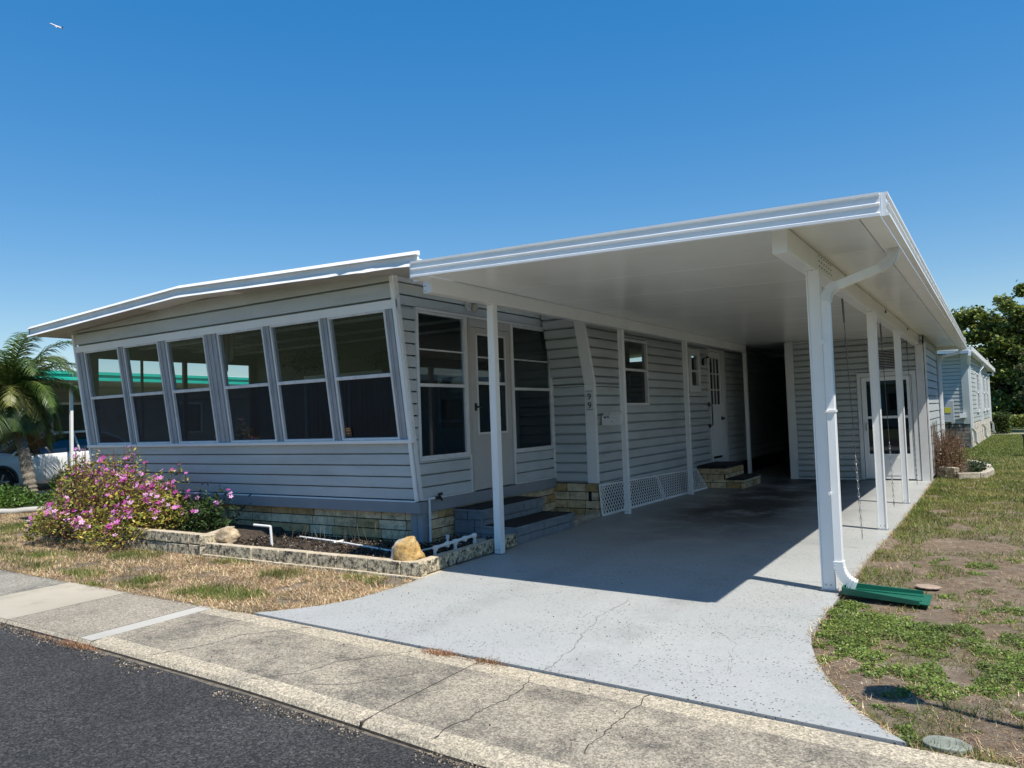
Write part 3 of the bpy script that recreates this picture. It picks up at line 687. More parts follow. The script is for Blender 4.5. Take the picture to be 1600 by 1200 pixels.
# left side wall of the sun room, glazed like the front
q = MB()
for y0, y1 in ((6.6, 6.9), (8.47, 8.55), (9.95, YJ+.0)): q.box(XL, XL+.05, y0, y1, 1.25, 2.85)
q.clip([((0, FY(0), 0), (0, -1, -TL_))], None)
q.box(XL, XL+.05, 6.9, YJ, .45, .95)
q.box(XL, XL+.05, 6.62, YJ, 2.72, 3.08)
for y0, y1 in ((6.9, 8.45), (8.6, 9.9)):
    q.box(XL+.01, XL+.04, y0, y1, 2.03, 2.06); q.box(XL+.01, XL+.04, (y0+y1)/2-.02, (y0+y1)/2+.02, 1.28, 2.72)
q.box(XL, XL+.04, YJ, 22, .45, 3.08)
q.build('left_wall', MT['interior'], home)
q = MB(); q.box(XL, XM, 22, 22.05, .3, 3.1); q.build('rear_wall', MT['siding'], home)
# main roof: low gable of white metal
YF, YB = 6.12, 22.6
def groof(zt_l, zt_r, zt_p, thick, xl, xr, y0, y1, mb):
    P = [(xl, zt_l), (-9.2, zt_p), (xr, zt_r)]
    for (a, b) in ((P[0], P[1]), (P[1], P[2])):
        mb.hexa([(a[0], y0, a[1]-thick), (b[0], y0, b[1]-thick), (b[0], y1, b[1]-thick), (a[0], y1, a[1]-thick), (a[0], y0, a[1]), (b[0], y0, b[1]), (b[0], y1, b[1]), (a[0], y1, a[1])])
q = MB(); groof(3.18, 3.21, 3.355, .06, -13.25, -5.07, YF+.03, YB, q); q.build('roof', MT['roofw'], home)
q = MB(); groof(3.129, 3.155, 3.309, .012, -13.2, -5.08, YF+.04, YB-.05, q); q.build('soffit', MT['soffit'], home)
q = MB()   # fascia in three steps: bright roll, recessed face, kicked-out drip
groof(3.208, 3.238, 3.388, .075, -13.27, -5.05, YF, YF+.03, q)
for a_, b_ in (((-13.28, 3.25), (-9.2, 3.43)), ((-9.2, 3.43), (-5.04, 3.285))):
    q.hexa([(a_[0], YF-.04, a_[1]-.045), (b_[0], YF-.04, b_[1]-.045), (b_[0], YF+.03, b_[1]-.045), (a_[0], YF+.03, a_[1]-.045), (a_[0], YF+.005, a_[1]), (b_[0], YF+.005, b_[1]), (b_[0], YF+.03, b_[1]), (a_[0], YF+.03, a_[1])])
q.build('front_fascia', MT['roofw'], home)
q = MB()
xs_ = np.linspace(-13.28, -5.06, 60)
for i in range(59):
    def zt(x): return (3.133+(x+13.28)*(.18/4.08) if x < -9.2 else 3.313-(x+9.2)*.0333)
    dn = lambda x: (.018*math.sin(x*9)+.02*math.sin(x*23)) if x > -6.5 else 0.004*math.sin(x*7)
    a, b = xs_[i], xs_[i+1]
    q.hexa([(a, YF-.045+dn(a), zt(a)-.055+dn(a)*.4), (b, YF-.045+dn(b), zt(b)-.055+dn(b)*.4), (b, YF+.03, zt(b)-.04), (a, YF+.03, zt(a)-.04), (a, YF-.005, zt(a)), (b, YF-.005, zt(b)), (b, YF+.03, zt(b)), (a, YF+.03, zt(a))])
q.build('drip_edge', MT['roofw'], home)
q = MB(); q.box(-13.30, -13.25, YF, YB, 3.10, 3.25); q.box(-5.07, -5.05, YF+.03, YB, 3.13, 3.20); q.build('side_fascia', MT['roofw'], home)
# white lattice skirting under the side wall
q = MB(); la = Vector((XM+.03, 0, .45)); lb_ = Vector((XM+.11, 0, .0))
def LP(y, s_, off=0):   # s_ 0 top..1 bottom
    p_ = la.lerp(Vector((float(np.interp(y, [10.1, 14.4], [-4.975, -4.80])), 0, 0)), s_); top = np.interp(y, [10.2, 15.4], [.46, .36]); p_.z = top*(1-s_); return Vector((p_.x+off, y, p_.z))
for y0, y1 in ((10.08, 12.30), (12.34, 14.36)):
    for s0, s1 in ((0, .06), (.94, 1)):
        q.hexa([LP(y0, s1), LP(y1, s1), LP(y1, s1, .012), LP(y0, s1, .012), LP(y0, s0), LP(y1, s0), LP(y1, s0, .012), LP(y0, s0, .012)])
    for s0 in (y0, y1-.03): q.hexa([LP(s0, 1), LP(s0+.03, 1), LP(s0+.03, 1, .013), LP(s0, 1, .013), LP(s0, 0), LP(s0+.03, 0), LP(s0+.03, 0, .013), LP(s0, 0, .013)])
    H_ = .42; step = .085
    k = y0-H_
    while k < y1:
        for sgn, of in ((1, .002), (-1, .007)):
            pa, pb = (k, 1.), (k+H_, 0.)
            if sgn < 0: pa, pb = (k, 0.), (k+H_, 1.)
            # clip to panel
            ya, sa, yb, sb = pa[0], pa[1], pb[0], pb[1]
            if yb < y0+.01 or ya > y1-.01: continue
            if ya < y0: f_ = (y0-ya)/(yb-ya); ya, sa = y0, sa+(sb-sa)*f_
            if yb > y1: f_ = (y1-ya)/(yb-ya); yb, sb = y1, sa+(sb-sa)*f_
            w_ = .0115
            q.hexa([LP(ya-w_, sa, of), LP(yb-w_, sb, of), LP(yb-w_, sb, of+.005), LP(ya-w_, sa, of+.005), LP(ya+w_, sa, of), LP(yb+w_, sb, of), LP(yb+w_, sb, of+.005), LP(ya+w_, sa, of+.005)])
        k += step
q.build('lattice_skirting', MT['vinyl_lattice'], home)
q = MB(); q.box(XM-.15, XM-.1, YJ, 27.2, -.06, .44); q.build('underfloor', MT['mat_black'], home)
# house number
def digits(body, x, y, z, size, parent, name='house_number'):
    cu = bpy.data.curves.new('t', 'FONT'); cu.body = body; cu.size = size; cu.extrude = .004; cu.align_x = 'CENTER'
    o = bpy.data.objects.new('t', cu); COL.objects.link(o); o.rotation_euler = (R(90), 0, 0); o.location = (x, y, z)
    bpy.context.view_layer.update()
    dg = bpy.context.evaluated_depsgraph_get(); me = bpy.data.meshes.new_from_object(o.evaluated_get(dg)); me.transform(o.matrix_world)
    bpy.data.objects.remove(o); me.name = name; me.materials.clear(); me.materials.append(MT['dark'])
    n = bpy.data.objects.new(name, me); COL.objects.link(n)
    finish(n, np.array([v.co[:] for v in me.vertices]), parent); return n
q = MB(); q.box(XM-.115, XM+.005, YJ-.034, YJ-.026, 1.56, 1.86); q.build('number_plate', MT['trim'], cs)
digits('9', XM-.055, YJ-.038, 1.72, .135, cs); digits('9', XM-.055, YJ-.038, 1.59, .135, cs)
q = MB(); q.box(XM-.11, XM+.0, YJ-.037, YJ-.034, 1.845, 1.852); q.box(XM-.11, XM, YJ-.037, YJ-.034, 1.568, 1.575); q.build('number_border', MT['dark'], cs)

# ------------------------------------------------------------------ carport
cp = thing('carport', 'white metal carport with flat insulated roof on slim posts over the grey driveway', 'carport', (-2.9, 12, 0))
def uz(x): return 2.92-.0292*(x+4.7)
y0l, y0r, yb = 5.55, 5.36, 20.7
xl_, xr_ = -4.66, -.70
def y0(x): return np.interp(x, [-4.68, -.56], [y0l, y0r])
ceil = MB(); seams = [5.3, 7.02, 8.27, 9.53, 10.8, 12.1, 13.4, 14.7, 16.0, 17.3, 18.6, 19.9, yb]
def panel(xa, xb, ya_, yb_, first=False):
    a0, a1 = (y0(xa)+.02, y0(xb)+.02) if first else (ya_, ya_)
    ceil.hexa([(xa, a0, uz(xa)), (xb, a1, uz(xb)), (xb, yb_, uz(xb)), (xa, yb_, uz(xa)), (xa, a0, uz(xa)+.045), (xb, a1, uz(xb)+.045), (xb, yb_, uz(xb)+.045), (xa, yb_, uz(xa)+.045)])
for i in range(len(seams)-1): panel(xl_+.02, xr_, seams[i]+.006, seams[i+1]-.006, i == 0)
ceil.hexa([(-5.20, 6.22, 2.985), (-4.55, 6.22, 2.975), (-4.55, yb, 2.975), (-5.20, yb, 2.985), (-5.20, 6.22, 3.015), (-4.55, 6.22, 2.99), (-4.55, yb, 2.99), (-5.20, yb, 3.015)])
ceil.build('roof_panel', MT['ceil'], cp, bevel=.003)
q = MB(); q.hexa([(xl_+.02, y0l+.03, uz(xl_)+.047), (xr_, y0r+.03, uz(xr_)+.047), (xr_, yb, uz(xr_)+.047), (xl_+.02, yb, uz(xl_)+.047)]+[(xl_+.02, y0l+.03, uz(xl_)+.06), (xr_, y0r+.03, uz(xr_)+.06), (xr_, yb, uz(xr_)+.06), (xl_+.02, yb, uz(xl_)+.06)]); q.build('roof_sheet', MT['roofw'], cp)
def fascia(mb, pa, pb, out, zt_a, zt_b, h=.155):
    """ridged fascia from pa to pb (xy), out = outward xy"""
    pa, pb, out = Vector((*pa, 0)), Vector((*pb, 0)), Vector((*out, 0)).normalized()
    prof = [(-.02, 0), (.022, 0), (.022, -.018), (.010, -.024), (.010, -.064), (.024, -.072), (.024, -.082), (.010, -.090), (.010, -.128), (.026, -.136), (.026, -h), (-.02, -h)]
    n = len(prof); A = [pa+out*o_+Vector((0, 0, zt_a+z_)) for o_, z_ in prof]; B = [pb+out*o_+Vector((0, 0, zt_b+z_)) for o_, z_ in prof]
    fs = [(i, (i+1) % n, n+(i+1) % n, n+i) for i in range(n)]+[tuple(range(n))[::-1], tuple(range(n, 2*n))]
    mb.add(A+B, fs)
q = MB(); fascia(q, (-4.65, y0l), (-.57, y0r), (-.03, -1), 3.02, 2.865); q.build('front_fascia', MT['white'], cp)
q = MB(); fascia(q, (-.545, y0r), (-.56, yb), (1, 0), 2.865, 2.89)
q.box(-.70, -.575, y0r+.03, yb, 2.715, 2.727); q.box(-.705, -.695, y0r+.03, yb, 2.715, 2.84); q.build('gutter', MT['white'], cp)
q = MB(); q.box(-4.68, -4.66, y0l, 8.0, 2.86, 3.01); q.box(-4.68, -.56, yb, yb+.03, 2.74, 3.0); q.build('edge_trim', MT['white'], cp)
q = MB(); q.box(-4.745, -4.635, 5.83, 16.9, 2.76, 2.915); lbm = q.build('beam', MT['white'], cp, bevel=.004)
q = MB(); q.box(-1.335, -1.225, 5.69, 16.58, 2.63, 2.813)
q.box(-1.225, -1.212, 5.72, 16.55, 2.63, 2.66); rb = q.build('beam', MT['white'], cp, bevel=.004)
scr = MB()
for k in range(6):
    for j in range(4): scr.tube([(-1.225, 6.85+k*.11, 2.655+j*.045), (-1.219, 6.85+k*.11, 2.655+j*.045)], .006, 6)
for yy in (8.2, 11.4, 14.4): scr.tube([(-1.225, yy, 2.76), (-1.21, yy, 2.76)], .022, 8)
scr.build('screw', MT['rod'], rb)
scr = MB()
for z_ in (2.78, 2.83, 2.88):
    scr.tube([(-4.72, 5.83, z_), (-4.72, 5.826, z_)], .006, 6)
scr.build('screw', MT['rod'], lbm)
def post(x, y, ztop, wd=.076, dep=.076):
    q = MB(); h = wd/2; k = .012
    # fluted square post: a box with shallow corner ribs
    q.box(x-h+k, x+h-k, y-dep/2+k*.5, y+dep/2-k*.5, 0, ztop)
    for sx in (-1, 1): q.box(x+sx*h-(k if sx > 0 else 0), x+sx*h+(k if sx < 0 else 0), y-dep/2, y+dep/2, 0.002, ztop)
    p_ = q.build('post', MT['white'], cp, bevel=.003)
    b = MB(); b.box(x-h-.012, x+h+.012, y-dep/2-.004, y+dep/2+.004, 0.001, .012)
    for sx in (-.02, .02): b.tube([(x+sx, y-dep/2, .05), (x+sx, y-dep/2-.006, .05)], .007, 6)
    for z_ in (.06, .09): b.tube([(x, y-dep/2, ztop-z_+.09), (x, y-dep/2-.004, ztop-z_+.09)], .007, 6)
    b.build('bracket', MT['chain'], p_); return p_
post(-4.70, 6.97, 2.76, .085, .085); post(-4.70, 10.40, 2.76); post(-4.70, 13.15, 2.76); post(-4.70, 17.0, 2.76)
post(-1.235, 6.63, 2.63, .105, .09); post(-1.235, 10.06, 2.63, .10, .08); post(-1.235, 12.8, 2.63, .09, .08)
def arc(p0, p1, p2, n=8):
    p0, p1, p2 = Vector(p0), Vector(p1), Vector(p2)
    return [p0*(1-t_)**2+p1*2*t_*(1-t_)+p2*t_*t_ for t_ in [i/n for i in range(n+1)]]
def spout(pts, hw, hd, side, ribs, mat, parent, name='downspout'):
    q = MB(); q.rtube(pts, hw, hd, side); o = q.build(name, mat, parent, bevel=.004)
    r_ = MB()
    for seg in ribs:
        for i in range(len(seg)-1):
            for f_ in (.25, .75):
                p_ = Vector(seg[i]).lerp(Vector(seg[i+1]), f_); d = (Vector(seg[i+1])-Vector(seg[i])).normalized()
                r_.rtube([p_-d*.004, p_+d*.004], hw+.007, hd+.007, side)
    if ribs: r_.build('elbow_rib', mat, o)
    return o
yd = 6.56
e1 = arc((-.625, yd, 2.72), (-.62, yd, 2.61), (-.73, yd, 2.572)); e2 = arc((-1.04, yd, 2.475), (-1.125, yd, 2.45), (-1.135, yd, 2.35)); e3 = arc((-1.140, yd-.0, .26), (-1.145, yd, .11), (-1.02, yd, .07))
spout(e1+e2+e3, .038, .032, (0, 1, 0), [e1, e2, e3], MT['white'], cp)
q = MB(); q.box(-1.19, -1.10, yd-.05, yd+.05, 1.45, 1.47); q.tube([(-1.17, yd-.05, 1.46), (-1.17, yd-.065, 1.46)], .012, 8); q.tube([(-1.17, yd-.05, 2.02), (-1.17, yd-.07, 2.02)], .02, 8); q.tube([(-1.17, yd-.05, .80), (-1.17, yd-.068, .80)], .014, 8); q.build('downspout_strap', MT['white'], cp)
# hanging tie-down rods with chains
def tiedown(y, ztop, zrod, x, lean, lab):
    t_ = thing('hanging_chain', lab, 'chain', (x, y, 0), 'tie-down rods and chains hanging from the carport beam')
    P = lambda z_: (x+lean*(ztop-z_)*.25, y+lean*(ztop-z_), z_)
    q = MB(); q.tube([P(ztop), P(ztop-.25)], .011, 6); q.tube([P(ztop-.25), P(.95)], .0045, 6); q.build('rod', MT['rod'], t_)
    c = MB(); z_ = .95; i = 0
    while z_ > zrod:
        c_ = Vector(P(z_)); n = 8; rx = .009; rz = .026
        ax = Vector((1, 0, 0)) if i % 2 else Vector((0, 1, 0))
        pts = [c_+ax*rx*math.cos(2*math.pi*k/n)+Vector((0, 0, rz*math.sin(2*math.pi*k/n))) for k in range(n+1)]
        c.tube(pts, .0035, 5, cap=False); z_ -= .043; i += 1
    c.build('chain_link', MT['chain'], t_)
    q = MB(); e_ = Vector(P(zrod)); q.tube([e_+Vector((0, 0, .02)), e_-Vector((0, 0, .03)), e_-Vector((0, .02, .04))], .006, 6); q.build('hook', MT['chain'], t_)
tiedown(8.5, 2.62, .14, -1.31, .07, 'hanging chain with white tag, nearest to the downspout post'); tiedown(11.55, 2.62, .12, -1.31, .05, 'hanging chain between the second and third carport posts'); tiedown(15.1, 2.62, .10, -1.31, .05, 'farthest hanging chain in front of the shed door')
# green splash block under the downspout
q = MB(); L0 = Vector((-1.10, 6.53, .022)); L1 = Vector((-.50, 6.50, .012)); hw0, hw1 = .10, .17
q.hexa([L0+Vector((0, -hw0, 0)), L1+Vector((0, -hw1, 0)), L1+Vector((0, hw1, 0)), L0+Vector((0, hw0, 0)), L0+Vector((0, -hw0, .012)), L1+Vector((0, -hw1, .010)), L1+Vector((0, hw1, .010)), L0+Vector((0, hw0, .012))])
for s_ in (-1, 1):
    a, b = L0+Vector((0, s_*hw0, 0)), L1+Vector((-.06, s_*hw1, 0))
    q.hexa([a, b, b+Vector((0, s_*.012, 0)), a+Vector((0, s_*.012, 0)), a+Vector((0, 0, .055)), b+Vector((0, 0, .035)), b+Vector((0, s_*.012, .035)), a+Vector((0, s_*.012, .055))])
q.box(-1.11, -1.10, 6.43, 6.63, .022, .078)
for k in (-.05, .05): q.hexa([L0+Vector((.08, k-.008, .012)), L1+Vector((-.05, k*1.6-.008, .010)), L1+Vector((-.05, k*1.6+.008, .010)), L0+Vector((.08, k+.008, .012)), L0+Vector((.08, k-.008, .022)), L1+Vector((-.05, k*1.6-.008, .018)), L1+Vector((-.05, k*1.6+.008, .018)), L0+Vector((.08, k+.008, .022))])
tag(q.build('splash_block', MT['green'], bevel=.003), 'dark green plastic splash block under the carport downspout', 'splash block')

# ------------------------------------------------------------------ shed at the end of the carport
sh = thing('shed', 'grey sided shed with white storm door and louvred vent at the end of the carport', 'shed', (-2.4, 18.4, 0))
YS = 16.6; sq = MB()
def shs(x0, x1, z0, z1):
    a = MB().siding((x0, YS, z0), (1, 0, 0), (0, -1, 0), x1-x0, z1-z0, .121, z_off=(z0-.03) % .121, d=.012, gap=.25); sq.add(a.v, a.f)
shs(-3.6, -2.36, .03, 2.88); shs(-2.36, -1.32, 2.13, 2.84); shs(-1.32, -1.17, .03, 2.81)
a = MB().siding((-1.15, YS, .03), (0, 1, 0), (1, 0, 0), 3.5, 2.77, .16, d=.012); sq.add(a.v, a.f)
sq.box(-3.7, -1.2, YS+.07, YS+.09, 0, 2.8); sq.box(-1.24, -1.22, YS+.03, 20.1, 0, 2.8)
a = MB().siding((-3.7, 27, .03), (0, -1, 0), (-1, 0, 0), 10.35, 2.85, .196); sq.add(a.v, a.f); sq.box(-3.68, -3.64, 16.7, 27, 0, 2.9)
sq.build('wall', MT['siding_shed'], sh)
q = MB(); q.box(-3.74, -3.58, YS-.03, YS+.01, 0, 2.88); q.box(-1.30, -1.16, YS-.045, YS-.012, 0, 2.63); q.box(-1.15, -1.12, YS-.045, YS+.06, 0, 2.66)
q.box(-3.58, -2.37, YS-.022, YS, 0.004, .03); q.box(-3.58, -1.3, YS-.03, YS, 2.83, 2.85); q.box(-1.16, -1.125, 20.02, 20.12, 0, 2.78)
q.build('corner_trim', MT['trim'], sh, bevel=.003)
q = MB(); q.box(-2.37, -2.30, YS-.035, YS+.02, .01, 2.14); q.box(-1.39, -1.31, YS-.035, YS+.02, .01, 2.14); q.box(-2.30, -1.39, YS-.035, YS+.02, 2.06, 2.14)
q.build('door_frame', MT['trim'], sh, bevel=.003)
q = MB(); q.box(-2.29, -2.20, YS-.02, YS+.01, .03, 2.05); q.box(-1.48, -1.40, YS-.02, YS+.01, .03, 2.05)
for z0, z1 in ((.03, .52), (1.22, 1.27), (1.97, 2.05)): q.box(-2.20, -1.48, YS-.02, YS+.01, z0, z1)
q.box(-2.12, -1.56, YS-.026, YS-.02, .10, .45)
d3 = q.build('door', MT['white'], sh, bevel=.004)
q = MB(); q.box(-2.20, -1.48, YS-.008, YS-.004, .52, 1.22); q.box(-2.20, -1.48, YS-.008, YS-.004, 1.27, 1.97)
M_, t_2, p_2 = nodes('storm_glass'); p_2.inputs['Base Color'].default_value = (.006, .007, .008, 1); p_2.inputs['Roughness'].default_value = .02; p_2.inputs['Specular IOR Level'].default_value = .6
q.build('pane', M_, d3)
q = MB(); q.box(-2.245, -2.225, YS-.04, YS-.02, .98, 1.14); q.build('handle', MT['chain'], d3)
q = MB()
for a in ((-2.14, -2.10, 2.15, 2.62), (-1.62, -1.58, 2.15, 2.62), (-2.10, -1.62, 2.58, 2.62), (-2.10, -1.62, 2.15, 2.19)): q.box(a[0], a[1], YS-.04, YS+.0, a[2], a[3])
ve = q.build('vent', MT['trim'], sh, bevel=.003)
q = MB()
for k in range(12):
    z_ = 2.20+k*.032; q.hexa([(-2.10, YS-.03, z_), (-1.62, YS-.03, z_), (-1.62, YS-.016, z_+.009), (-2.10, YS-.016, z_+.009), (-2.10, YS-.03, z_+.004), (-1.62, YS-.03, z_+.004), (-1.62, YS-.016, z_+.013), (-2.10, YS-.016, z_+.013)])
q.build('louvre', MT['trim'], ve)
q = MB(); q.box(-2.10, -1.62, YS-.014, YS-.012, 2.19, 2.58); q.build('louvre_back', MT['mat_black'], ve)
e1 = arc((-.64, 20.25, 2.75), (-.66, 20.22, 2.62), (-.80, 20.1, 2.60)); e2 = arc((-.98, 20.02, 2.56), (-1.07, 19.98, 2.53), (-1.08, 19.98, 2.40)); e3 = arc((-1.08, 19.98, .3), (-1.08, 19.98, .15), (-.95, 19.98, .1))
spout(e1+e2+e3, .035, .03, (0, 1, 0), [e2], MT['white'], sh)
# dark passage behind
q = MB(); q = MB().siding((-5.0, 27, 0), (1, 0, 0), (0, -1, 0), 1.35, 2.9, .196); q.box(-5.4, -3.4, 27.02, 27.06, -.2, 3.1); q.box(-5.18, -3.35, 20.3, 27.05, 2.86, 2.90); q.box(-5.08, -5.05, 22, 27, 0, 2.94); q.box(-5.3, -3.35, 20.62, 20.9, 2.84, 3.12); q.build('passage_wall', MT['siding_shed'], sh)  # last box is an added cover that shuts out a light slit

# ------------------------------------------------------------------ steps
def steps(name, lab, mats, x0, x1, x2, ya, yb_, z1, z2, bh, bl, seed, topm, mi_):
    t_ = thing(name, lab, 'steps', ((x0+x2)/2, (ya+yb_)/2, 0), 'block steps up to the home')
    q = MB(); L_ = .025
    blocks(q, (x0, ya, 0), (1, 0, 0), (0, -1, 0), x2-x0, z1-.03, bh, bl, seed=seed); blocks(q, (x2, ya+.005, 0), (0, 1, 0), (1, 0, 0), yb_-ya, z1-.03, bh, bl, seed=seed+1)
    blocks(q, (x0, ya, z1-.03), (1, 0, 0), (0, -1, 0), x1-x0, z2-z1, bh, bl, seed=seed+2); blocks(q, (x1, ya+.005, z1-.03), (0, 1, 0), (1, 0, 0), yb_-ya, z2-z1, bh, bl, seed=seed+3)
    blocks(q, (x2, yb_, 0), (-1, 0, 0), (0, 1, 0), x2-x0, z1-.03, bh, bl, seed=seed+4)
    q.box(x0, x2-.05, ya+.05, yb_-.05, 0.003, z1-.035, 3)
    if mi_: q.m = [0]*len(q.m)
    q.build('block_riser', mats, t_, bevel=.006)
    q = MB(); q.box(x1+.0, x2+L_, ya-L_, yb_+L_, z1-.03, z1-.003); q.box(x0, x1+L_, ya-L_, yb_+L_, z2-.033, z2-.003); q.build('tread_slab', topm, t_, bevel=.006)
    q = MB(); q.box(x1+.03, x2-.01, ya+.01, yb_-.01, z1-.003, z1+.005); q.box(x0+.01, x1-.01, ya+.01, yb_-.01, z2-.003, z2+.005); q.build('tread_mat', MT['mat_black'], t_)
steps('porch_steps', 'blue-grey painted block steps with black mats below the sun room door', [MT['stepblue']]*4, -5.75, -5.33, -4.86, 7.55, 8.98, .20, .39, .10, .34, 30, MT['stepblue'], True)
steps('side_steps', 'tan block steps with black mats below the white side door', BR, XM+.04, -4.45, -4.12, 14.42, 15.55, .19, .43, .11, .3, 50, MT['mat_black'], False)

# ------------------------------------------------------------------ planters
def polywall(mb, pts, z0, z1, th, bl=.40, seed=3, courses=1):
    rn = random.Random(seed); P = [Vector((*p_, 0)) for p_ in pts]
    for a, b in zip(P[:-1], P[1:]):
        L_ = (b-a).length; u_ = (b-a)/L_; n_ = Vector((-u_.y, u_.x, 0)); ch = (z1-z0)/courses
        for c_ in range(courses):
            x = -rn.uniform(0, .5)*bl*(c_ % 2)
            while x < L_-.02:
                w_ = bl*rn.uniform(.92, 1.08); s_, e_ = max(x, 0), min(x+w_-.01, L_)
                if e_-s_ > .04:
                    mb.obox(a+u_*(s_+e_)/2+n_*(th/2+rn.uniform(-.006, .006))+Vector((0, 0, z0+ch*(c_+.5)-.003)), u_*(e_-s_)/2, n_*th/2, Vector((0, 0, ch/2-.004+rn.uniform(-.003, .002))))
                x += w_
pw = thing('planter_wall', 'low mossy block wall round the empty front flower bed', 'planter', (-6.5, 5.7, 0))
q = MB(); polywall(q, [(-4.72, 5.63), (-8.0, 5.60)][::-1], .0, .145, .10, .42, 3); polywall(q, [(-4.735, 5.63), (-4.77, 6.2), (-4.79, 7.47)], 0.01, .15, .10, .42, 9)
polywall(q, [(-4.70, 5.58), (-4.72, 6.25)], -.05, -.001+.012, .08, .3, 12); polywall(q, [(-8.0, 5.57), (-4.70, 5.60)], -.05, .015, .08, .4, 14)
q.build('block', MT['moss'], pw, bevel=.009)
pv = thing('planter_wall', 'taller two-course block wall round the pink flower bush', 'planter', (-9.8, 5.8, 0))
q = MB(); polywall(q, [(-12.2, 5.55), (-10.5, 5.60), (-7.95, 5.62)], -.03, .235, .11, .42, 5, 2); polywall(q, [(-7.95, 5.62), (-8.32, 6.28)], -.03, .235, .11, .36, 6, 2)
polywall(q, [(-12.6, 6.3), (-12.2, 5.55)], -.03, .2, .11, .36, 7, 2); q.build('block', MT['moss'], pv, bevel=.009)
q = MB(); nx, ny = 60, 16
vs = []; 
for i in range(nx+1):
    for j in range(ny+1):
        x = -12.4+(12.4-4.82)*i/nx; y = 5.67+(7.0-5.67)*j/ny; vs.append((x, y, .055+.03*(float(fbm(x, y, 5, 4))-.5)+(.07 if x < -8.2 else 0)))
q.add(vs, [(i*(ny+1)+j, (i+1)*(ny+1)+j, (i+1)*(ny+1)+j+1, i*(ny+1)+j+1) for i in range(nx) for j in range(ny)])
q.box(-5.72, -4.86, 6.95, 7.52, -.02, .05)
tag(q.build('flower_bed', MT['soil'], smooth=False, origin=(0, 0, 0)), kind='structure')
N = 5200; C = np.stack([rng.uniform(-8.1, -4.85, N), rng.uniform(5.72, 6.9, N), rng.uniform(.06, .085, N)], 1)
k2 = N//5; C[:k2, 0] = rng.uniform(-5.7, -4.9, k2); C[:k2, 1] = rng.uniform(6.3, 7.5, k2)
V = leafcards(C, .035, .15, .5)
tag(npmesh('mulch', V, 4, [simple('chip_brown', (.09, .055, .03), .9, .4, 30), simple('chip_grey', (.22, .19, .15), .9, .3, 30), simple('chip_black', (.02, .016, .012), .9, .3, 30)], rng.choice([0, 1, 2], N, p=[.35, .1, .55]), origin=(0, 0, 0)), kind='stuff')
# dry twigs in the bed
q = MB()
for k in range(46):
    x, y = random.uniform(-7.6, -5.6), random.uniform(6.3, 6.85); p0 = Vector((x, y, .05)); P = [p0]
    dx, dy = random.uniform(-.3, .3), random.uniform(-.2, .2); h = random.uniform(.08, .3)
    for s_ in range(1, 4): P.append(p0+Vector((dx*h*s_/2, dy*h*s_/2, h*s_/3)))
    q.tube(P, .002, 4)
tag(q.build('dry_twigs', simple('twig', (.2, .15, .1), .9), origin=(0, 0, 0)), kind='stuff')
def rock(name, c, r, mats, seed, lab, zc=.5, facets=7):
    bm = bmesh.new(); bmesh.ops.create_icosphere(bm, subdivisions=4, radius=1); rn = random.Random(seed)
    pl_ = [(Vector((rn.gauss(0, 1), rn.gauss(0, 1), rn.gauss(0, .7))).normalized(), rn.uniform(.55, .85)) for _ in range(facets)]
    from mathutils import noise as mn
    for v in bm.verts:
        p_ = v.co.copy()
        for n_, d in pl_:
            e_ = p_.dot(n_)-d
            if e_ > 0: p_ -= n_*e_*.88
        p_ += p_.normalized()*(mn.fractal(p_*2.3+Vector((seed, 0, 0)), .8, 2, 4)*.10)
        v.co = Vector((p_.x*r[0]+c[0], p_.y*r[1]+c[1], p_.z*r[2]+c[2]+r[2]*zc))
    me = bpy.data.meshes.new(name); bm.to_mesh(me); bm.free(); me.materials.append(mats)
    for f_ in me.polygons: f_.use_smooth = True
    o = bpy.data.objects.new(name, me); COL.objects.link(o); finish(o, np.array([v.co[:] for v in me.vertices]), None); return tag(o, lab, 'boulder', 'boulders on the planter wall')
def rockm(name, c1, c2, split=None):
    M, t, p = nodes(name); c = mixc(t, noise(t, 7, 6, .7, lo=.4, hi=.6), c1, c2)
    c = mixc(t, math_(t, 'MULTIPLY', noise(t, 26, 5, .8, lo=.5, hi=.66), .7), c, tuple(x*.25 for x in c1))
    if split is not None:
        cc = t.nodes.new('ShaderNodeTexCoord'); s = t.nodes.new('ShaderNodeSeparateXYZ'); t.links.new(cc.outputs['Object'], s.inputs[0])
        r_ = t.nodes.new('ShaderNodeMapRange'); r_.inputs[1].default_value = split; r_.inputs[2].default_value = split-.015
        t.links.new(math_(t, 'ADD', s.outputs[0], math_(t, 'MULTIPLY', noise(t, 9, 3, .5, lo=0, hi=1), .02)), r_.inputs[0])
        g_ = mixc(t, noise(t, 14, 5, .7, sc3=(3, 3, .4)), (.30, .27, .23), (.55, .52, .47)); c = mixc(t, r_.outputs[0], c, g_)
    t.links.new(c, p.inputs['Base Color']); p.inputs['Roughness'].default_value = .85
    bump(t, p, noise(t, 22, 6, .75, lo=0, hi=1), .9, .02); return M
rock('boulder', (-5.02, 5.80, .10), (.22, .15, .19), rockm('rock_ochre', (.45, .27, .08), (.62, .44, .20), -.05), 5, 'ochre and grey split boulder on the planter corner by the hose pipe')
rock('boulder', (-7.78, 5.76, .13), (.17, .13, .12), rockm('rock_tan', (.40, .30, .18), (.62, .50, .34)), 13, 'rough tan boulder at the left end of the low planter wall')
